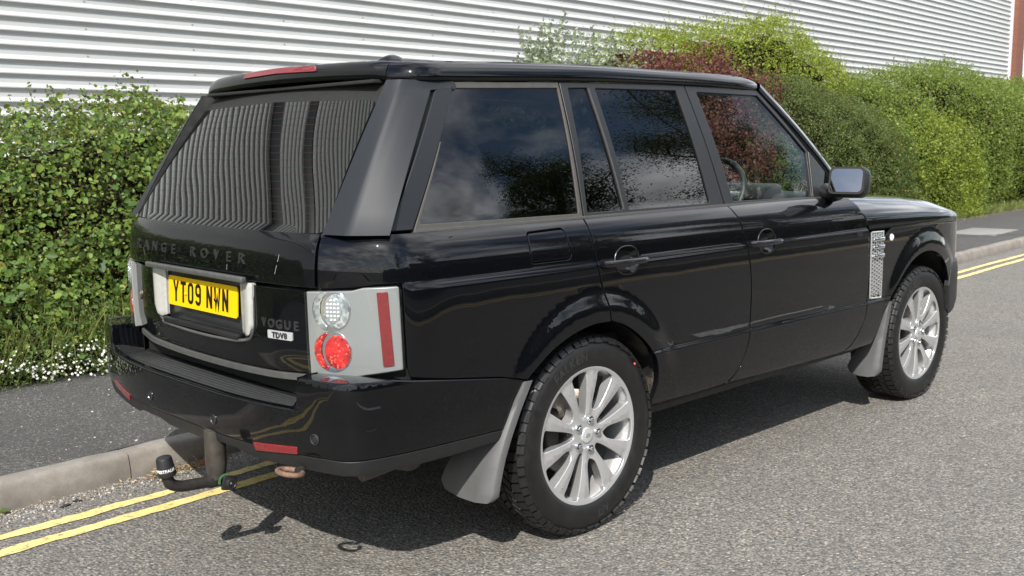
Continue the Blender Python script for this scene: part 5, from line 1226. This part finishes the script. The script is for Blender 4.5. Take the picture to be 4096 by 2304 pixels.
def leaf_mesh(name, Cn, Nr, size, mat, parent, aspect=.62, spread=.9, droop=.35, quad=False):
    n = len(Cn); nr = norm(Nr+rng.normal(size=(n, 3))*spread); ax = norm(rng.normal(size=(n, 3))+Nr*.7+np.array([0, 0, -droop]))
    ax = norm(ax-nr*(ax*nr).sum(1)[:, None]); sd = np.cross(nr, ax); L = size[:, None]; w = L*aspect*.5; f = L*rng.uniform(.04, .16, (n, 1))
    base = Cn-ax*L*.5; tip = Cn+ax*L*.5-nr*f*.8; l = Cn-ax*L*.06+sd*w+nr*f; r = Cn-ax*L*.06-sd*w+nr*f
    if quad:                                                   # broad leaf: two curved halves either side of the midrib
        l1 = Cn-ax*L*.26+sd*w*.86+nr*f*.9; l2 = Cn+ax*L*.12+sd*w*.92+nr*f; r1 = Cn-ax*L*.26-sd*w*.86+nr*f*.9; r2 = Cn+ax*L*.12-sd*w*.92+nr*f
        V = np.stack([base, l1, l2, tip, r2, r1], 1).reshape(-1, 3); i = np.arange(n)[:, None]*6
        return mesh_np(name, V, np.concatenate([i+np.array([0, 3, 2, 1]), i+np.array([0, 5, 4, 3])], 0), mat, parent)
    V = np.stack([base, l, tip, r], 1).reshape(-1, 3); i = np.arange(n)[:, None]*4
    F = np.concatenate([i+np.array([0, 2, 1]), i+np.array([0, 3, 2])], 0)
    return mesh_np(name, V, F, mat, parent)
def sprig_paths(starts, dirs, lens, steps):
    P = []; D = []
    for s, d, l in zip(starts, dirs, lens):
        p = s.copy(); dd = d.copy()
        for k in range(steps):
            P.append(p.copy()); D.append(dd.copy()); dd = dd+rng.normal(size=3)*.16; dd[2] += .02; dd /= np.linalg.norm(dd); p = p+dd*l/steps
    return np.array(P), np.array(D)
def ribbons(name, P, steps, w, mat, parent):
    n = len(P)//steps; Q = P.reshape(n, steps, 3); V = []; F = []; o = 0
    for q in Q:
        for k in range(steps):
            ww = w*(1-.6*k/steps)
            for a in range(3): V.append(q[k]+ww*np.array([math.cos(a*2.094), math.sin(a*2.094), 0]))
        for k in range(steps-1):
            for a in range(3): F.append((o+k*3+a, o+k*3+(a+1) % 3, o+k*3+3+(a+1) % 3, o+k*3+3+a))
        o += steps*3
    return mesh_np(name, np.array(V), F, mat, parent)
def hedge(name, label, a0, a1, prof, hfun, leaf, size, count, seed, cat='hedge', depth=.14, lump=(.16, .07), freq=(1.6, 5.5), core=.26, sprigs=0, spr_len=.3, aspect=.62, group=None, endround=.5, zb=.125, twigs=0, clump=.78):
    """prof: list of (t, z as a fraction of height) from the front foot over the top to the back"""
    root = empty(name, W((a0+a1)/2, prof[0][0]+.5, zb), label, cat, group); inv = np.array(root.location)
    PC = catmull([(t, z) for t, z in prof], 10); d = np.diff(PC*[1, 2.2], axis=0); L = np.concatenate([[0], np.cumsum(np.hypot(d[:, 0], d[:, 1]))]); L /= L[-1]
    sn = SN(seed, freq, lump); sh = SN(seed+1, (.7, 2.0), (.10, .05))
    def pos(a, w):
        h = hfun(a); t = np.interp(w, L, PC[:, 0]); z = np.interp(w, L, PC[:, 1])
        er = np.clip(np.minimum(a-a0, a1-a)/endround, 0, 1); er = np.sqrt(1-(1-er)**2)
        tc = (prof[0][0]+prof[-1][0])/2; t = tc+(t-tc)*(.35+.65*er)
        zz = zb+z*h*(.25+.75*er)
        X = np.stack([a*RD[0]+t*RN[0], a*RD[1]+t*RN[1], zz], 1); X[:, 2] += sh(X*np.array([1, 1, .2]))*z*.8; return X
    def nrmal(a, w):
        e = .01; da = pos(a+e, w)-pos(a-e, w); dw = pos(a, np.clip(w+e, 0, 1))-pos(a, np.clip(w-e, 0, 1)); return norm(np.cross(da, dw))
    a = rng.uniform(a0, a1, count); w = rng.beta(1.0, 1.25, count)
    X = pos(a, w); N_ = nrmal(a, w); l = sn(X)
    off = l-rng.exponential(depth, count)+rng.normal(0, .03, count)
    X = X+N_*off[:, None]
    nc = max(8, count//22); ci = rng.integers(0, nc, count); cl = rng.random(count) < clump    # most leaves sit in sprays round a twig end
    sg = size*rng.uniform(1.1, 2.3, nc)[ci][:, None]; dX = rng.normal(size=(count, 3))*sg*np.array([1, 1, .8])
    Nc = norm(N_[ci]*.9+dX/sg*.75); X = np.where(cl[:, None], X[ci]+dX, X); N_ = np.where(cl[:, None], Nc, N_)
    sz = size*np.clip(rng.lognormal(-.12, .36, count), .4, 1.9)
    keep = X[:, 2] > zb-.02
    leaf_mesh('foliage', (X-inv)[keep], (N_*.8+np.array([0, 0, .35]))[keep], sz[keep], LM[leaf], root, aspect, quad=leaf in ('ivy', 'pale'))['kind'] = 'stuff'
    na, nw = max(6, int((a1-a0)/.18)), 26
    ga, gw = np.meshgrid(np.linspace(a0, a1, na), np.linspace(0, 1, nw), indexing='ij'); ga, gw = ga.ravel(), gw.ravel()
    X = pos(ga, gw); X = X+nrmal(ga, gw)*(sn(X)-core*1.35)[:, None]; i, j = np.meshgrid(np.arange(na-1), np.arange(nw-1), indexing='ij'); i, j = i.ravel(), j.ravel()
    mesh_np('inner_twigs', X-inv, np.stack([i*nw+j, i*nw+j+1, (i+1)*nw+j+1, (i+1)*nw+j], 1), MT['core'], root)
    if sprigs:
        a = rng.uniform(a0+.2, a1-.2, sprigs); w = rng.uniform(.25, .62, sprigs); S = pos(a, w); N_ = nrmal(a, w); S = S+N_*(sn(S)-.05)[:, None]
        D = norm(N_*.35+np.array([0, 0, 1.0])+rng.normal(size=(sprigs, 3))*.25); st = 9
        P, DD = sprig_paths(S, D, rng.uniform(.5, 1.3, sprigs)*spr_len, st)
        ribbons('shoots', P-inv, st, .0022, MT['twig'], root)['kind'] = 'stuff'
        k = 2; Pl = np.repeat(P, k, 0)+rng.normal(size=(len(P)*k, 3))*size*.35; Dl = np.repeat(DD, k, 0)+rng.normal(size=(len(P)*k, 3))*.8
        leaf_mesh('shoot_leaves', Pl-inv, Dl, size*rng.uniform(.5, 1.1, len(Pl)), LM[leaf], root, aspect, quad=leaf in ('ivy', 'pale'))['kind'] = 'stuff'
    if twigs:
        a = rng.uniform(a0+.2, a1-.2, twigs); w = rng.uniform(.02, .5, twigs); S = pos(a, w); N_ = nrmal(a, w); S = S+N_*(sn(S)-.12)[:, None]
        P, DD = sprig_paths(S, norm(N_*.4+rng.normal(size=(twigs, 3))), rng.uniform(.2, .6, twigs), 8); ribbons('bare_stems', P-inv, 8, .003, MT['twig'], root)['kind'] = 'stuff'
    return root, pos, nrmal, sn
lin = lambda xs, ys: (lambda a: np.interp(a, xs, ys))
# ivy and bramble bank beside the car
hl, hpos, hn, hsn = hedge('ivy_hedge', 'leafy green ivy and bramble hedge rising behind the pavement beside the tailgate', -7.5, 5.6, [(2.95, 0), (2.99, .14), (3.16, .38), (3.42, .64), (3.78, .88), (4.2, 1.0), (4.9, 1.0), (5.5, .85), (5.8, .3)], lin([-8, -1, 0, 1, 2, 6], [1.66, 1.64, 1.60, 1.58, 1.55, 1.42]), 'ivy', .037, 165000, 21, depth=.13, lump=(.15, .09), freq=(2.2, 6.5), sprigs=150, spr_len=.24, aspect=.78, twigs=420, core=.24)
# white-flowered ground cover along its foot
gc, gpos, gn, gsn = hedge('flowering_ground_cover', 'low ground cover dotted with small white flowers at the back of the pavement', -6.0, 4.5, [(2.66, 0), (2.69, .4), (2.82, .75), (3.05, 1.0), (3.4, 1.15)], lin([-6, -2, -1, 0, 1, 5], [.24, .27, .22, .25, .22, .22]), 'cover', .018, 30000, 31, cat='plant', depth=.04, lump=(.035, .02), freq=(5, 14), core=.09, sprigs=120, spr_len=.14)
n = 3000; a = rng.uniform(-5.8, 4.0, n); w = np.clip(rng.normal(.24, .13, n), 0, 1); P_ = gpos(a, w); N_ = gn(a, w)
dens = SN(77, (2.2, 6), (1, .6))(P_); kp_ = dens > -.05; P_, N_ = P_[kp_], N_[kp_]; P_ = P_+N_*(gsn(P_)+.012)[:, None]
V = []; F = []
for k, (c, nn) in enumerate(zip(P_, N_)):
    nn = Vector(nn+rng.normal(size=3)*.45+np.array([-.2, -.2, .4])).normalized(); u = nn.orthogonal().normalized(); v = nn.cross(u); r_ = rng.uniform(.006, .0115); o = len(V)
    V.append(Vector(c)+nn*.002)
    for i in range(10): V.append(Vector(c)+(u*math.cos(i*.6283)+v*math.sin(i*.6283))*(r_ if i % 2 == 0 else r_*.6)+nn*(.003 if i % 2 == 0 else 0))
    F += [(o, o+1+i, o+1+(i+1) % 10) for i in range(10)]
ob = mesh_np('flowers', np.array(V)-np.array(gc.location), F, MT['petal'], gc); ob['kind'] = 'stuff'
# shrubs seen over the roof and bonnet
hedge('variegated_shrub', 'pale variegated shrub showing over the roof of the car', 5.3, 8.4, [(4.2, .0), (4.1, .35), (4.25, .75), (4.7, 1.0), (5.3, .95), (5.6, .5)], lin([5.3, 6.0, 6.6, 7.4, 8.4], [2.35, 2.62, 2.70, 2.62, 2.5]), 'pale', .062, 7000, 41, cat='shrub', depth=.22, lump=(.14, .08), clump=.5, core=.55, sprigs=70, spr_len=.35, aspect=.5, endround=.9)
hedge('red_leaved_shrub', 'dark red leaved shrub between the car roof and the yellow green hedge', 6.4, 11.6, [(3.25, .0), (3.2, .35), (3.4, .75), (3.9, 1.0), (4.4, .95), (4.7, .5)], lin([6.4, 7.2, 8.2, 9.3, 10.4, 11.6], [2.3, 2.45, 2.55, 2.45, 2.2, 1.7]), 'red', .036, 34000, 51, cat='shrub', depth=.15, lump=(.15, .08), core=.35, sprigs=130, spr_len=.26, aspect=.7, endround=1.0)
hedge('yellow_green_hedge', 'tall yellow green privet hedge with upright shoots behind the rounded bush', 8.0, 17.5, [(4.4, .0), (4.3, .4), (4.4, .8), (4.9, 1.0), (5.8, 1.0), (6.2, .5)], lin([8, 9, 11, 13, 14, 15, 17.5], [2.55, 2.72, 2.95, 3.2, 2.95, 2.6, 2.3]), 'gold', .034, 100000, 61, depth=.12, lump=(.16, .09), sprigs=260, spr_len=.34, endround=.9)
md, mpos, mn, msn = hedge('rounded_bush', 'rounded dark green bush with tiny leaves and a few orange berries', 9.0, 14.2, [(3.12, .0), (3.05, .35), (3.2, .72), (3.7, 1.0), (4.3, .95), (4.6, .5)], lin([9.0, 10.0, 11.0, 12.3, 13.3, 14.2], [2.05, 2.28, 2.36, 2.15, 1.85, 1.35]), 'mound', .021, 120000, 71, cat='bush', depth=.06, lump=(.07, .045), freq=(2.2, 8), core=.16, endround=1.3)
n = 16; P_ = mpos(rng.uniform(9.4, 13.8, n), rng.uniform(.08, .5, n)); m = MB()
for q in P_: m.box(tuple(q-np.array(md.location)+np.array([0, -.03, 0])), (.015, .015, .015), .005, 2)
ob = m.build('berries', MT['berry'], md); ob['kind'] = 'stuff'
hedge('mixed_hedge', 'mid green hedge running along the pavement beyond the rounded bush', 12.8, 25.0, [(3.2, .0), (3.12, .35), (3.25, .75), (3.8, 1.0), (4.9, 1.03), (5.6, .6)], lin([12.8, 14, 16, 19, 22, 25], [2.1, 2.32, 2.42, 2.52, 2.6, 2.62]), 'mid', .036, 150000, 81, depth=.13, lump=(.13, .09), freq=(1.5, 5), sprigs=220, spr_len=.26, endround=.4)
hedge('golden_shrub', 'brighter yellow shrub pushing out of the front of the mixed hedge', 13.3, 16.6, [(3.05, .0), (2.98, .4), (3.1, .8), (3.5, 1.0), (3.9, .8), (4.1, .4)], lin([13.3, 14.5, 15.6, 16.6], [1.7, 2.0, 1.85, 1.45]), 'gold', .034, 20000, 83, cat='shrub', depth=.10, lump=(.14, .08), endround=.8)
hedge('far_hedge', 'far green hedge running on towards the brick pier', 24.5, 60.0, [(3.2, .0), (3.15, .35), (3.3, .75), (4.0, 1.0), (5.2, 1.0), (6.0, .6)], lin([24.5, 30, 40, 60], [2.62, 2.62, 2.6, 2.5]), 'mid', .07, 42000, 91, depth=.15, lump=(.2, .1), core=.25)
def grass(name, n, a0, a1, tfn, h, parent=None):
    a = rng.uniform(a0, a1, n); t = tfn(n); B_ = np.stack([a*RD[0]+t*RN[0], a*RD[1]+t*RN[1], np.full(n, .125)], 1); L = h*rng.uniform(.4, 1.3, n)[:, None]
    d = norm(rng.normal(size=(n, 3))*[.5, .5, 0]+[0, 0, 1.0]); s = norm(np.cross(d, rng.normal(size=(n, 3))))*.0035; mid = B_+d*L*.6; tip = B_+d*L+rng.normal(size=(n, 3))*[.03, .03, .0]
    V = np.stack([B_-s, B_+s, mid+s*.7, tip, mid-s*.7], 1).reshape(-1, 3); i = np.arange(n)[:, None]*5
    return tag(mesh_np(name, V, np.concatenate([i+[0, 1, 2], i+[0, 2, 4], i+[4, 2, 3]], 0), LM['grass'], parent), kind='stuff')
o = grass('verge_grass', 14000, 9, 34, lambda n: 2.93+abs(rng.normal(0, .14, n)), .16); o['label'] = 'rough grass at the foot of the far hedges'
o = grass('weeds', 7000, -6, 4, lambda n: 2.97+rng.normal(0, .10, n), .40); o['label'] = 'thin grass stems among the ground cover'
# tiny weed in the gutter
m = MB()
for k in range(9):
    th = k*.7; c_ = Vector(W(A_of(-1.53, .93), 1.005, .004)); d = Vector((math.cos(th), math.sin(th), .7)).normalized(); s = d.cross(Vector((0, 0, 1))).normalized()*.006; m.add([c_, c_+d*.018+s, c_+d*.034, c_+d*.018-s], [(0, 1, 2, 3)])
tag(m.build('gutter_weed', LM['cover'], smooth=False), 'small green weed sprouting at the foot of the kerb', 'weed')

# ================================================================== across the road (seen in the paintwork and glass)
hedge('opposite_hedge', 'clipped green hedge on the far side of the road', -12, 45, [(T_O-2.3, .0), (T_O-2.3, .4), (T_O-2.5, .9), (T_O-3.0, 1.0), (T_O-3.6, .9), (T_O-3.8, .4)], lin([-12, 45], [1.5, 1.5]), 'mid', .085, 30000, 101, depth=.12, core=.2)
def tree(a, t, h, rad, seed, label, nleaf=9000):
    r_ = np.random.default_rng(seed); root = empty('roadside_tree', W(a, t, .12), label, 'tree', 'trees across the road'); m = MB(); tips = []
    def limb(p, d, l, r0, lev):
        pts = [p]; dd = d.copy(); n = 6
        for k in range(n): dd = norm((dd+r_.normal(size=3)*(.06 if lev == 0 else .18)+np.array([0, 0, .10]))[None])[0]; pts.append(pts[-1]+dd*l/n)
        m.tube([tuple(q) for q in pts], [r0*(1-.65*k/n) for k in range(n+1)], 7 if lev == 0 else 5)
        if lev >= 2: tips.extend(pts[2:]); return
        for k in range(11 if lev == 0 else 5):
            f = .30+.70*(k+r_.uniform(0, 1))/11 if lev == 0 else r_.uniform(.3, 1); q = pts[min(n, int(round(f*n)))]; az = k*2.4+r_.uniform(-.5, .5) if lev == 0 else r_.uniform(0, 6.28); el = r_.uniform(.1, .6)+(.5*f if lev == 0 else .1); limb(q, np.array([math.cos(az)*math.cos(el), math.sin(az)*math.cos(el), math.sin(el)]), (rad*(1.05-.45*abs(f-.55)) if lev == 0 else rad*.5)*r_.uniform(.75, 1.15), r0*.40, lev+1)
        tips.extend(pts[4:])
    limb(np.zeros(3), np.array([0, 0, 1.0]), h*.82, h*.020, 0); m.build('trunk', MT['bark'], root)
    T_ = np.array(tips); i = r_.integers(0, len(T_), nleaf); X = T_[i]+r_.normal(size=(nleaf, 3))*rad*.13
    leaf_mesh('crown', X, norm(r_.normal(size=(nleaf, 3))+[0, 0, .6]), (.085 if nleaf > 20000 else .12)*r_.uniform(.6, 1.3, nleaf), LM['tree'], root, .6)['kind'] = 'stuff'
tree(A_of(21.6, -15), -15.0, 12.2, 3.3, 6, 'tallest rounded tree across the road beyond the clipped hedge', 60000); tree(A_of(15.6, -15), -15.0, 9.6, 2.3, 5, 'small loose tree across the road beside the tallest one', 28000); tree(30, -16.5, 11.0, 3.2, 7, 'spreading tree across the road beside the telegraph pole', 12000)
tree(5.5, -18.0, 7.2, 2.6, 8, 'broad bushy tree across the road opposite the parked car', 9000); tree(-8, -17.0, 8.2, 2.6, 9, 'young tree across the road well behind the parked car', 8000)
pl = empty('telegraph_pole', (28.3, -16.8, .12), 'brown wooden telegraph pole standing across the road', 'pole')
m = MB(); m.tube([(0, 0, 0), (0, 0, 4.5), (0, 0, 9.2)], [.16, .14, .11], 14); m.build('post', MT['bark'], pl)
m = MB(); m.box((0, 0, 8.8), (.1, 1.4, .1), .01); m.build('cross_arm', MT['bark'], pl)
p0, p1 = np.array((28.3, -16.8, 9.0)), np.array((-22.4, 12.45, 8.45)); m = MB()
m.tube([tuple(p0+(p1-p0)*t-np.array([0, 0, 2.6*t*(1-t)])) for t in np.linspace(0, 1, 40)], .022, 6); tag(m.build('overhead_cable', MT['blacktrim']), 'black overhead cable slung from the telegraph pole to the warehouse', 'cable')
ou = empty('shuttered_unit', W(22, T_O-24, .12), 'low brick industrial unit with coloured roller shutters across the road', 'building'); ou.rotation_euler[2] = TH
MB().box((0, 0, 2.4), (44, 10, 4.8), .02).build('wall', MT['brick'], ou); MB().box((0, 0, 5.0), (45, 11, .5), .03).build('roof', MT['gutterdark'], ou)
MT['bluedoor'] = simple('blue_shutter', (.03, .09, .28), .5); MT['greendoor'] = simple('green_shutter', (.02, .14, .08), .5)
for k in range(6):
    MB().box((-18+k*7.2, 5.03, 1.7), (3.6, .12, 3.4), .01).build('roller_shutter', MT['bluedoor' if k % 2 else 'greendoor'], ou); MB().box((-14.6+k*7.2, 5.02, 3.2), (2.0, .08, 1.1), .01).build('window', MT['privacy'], ou)
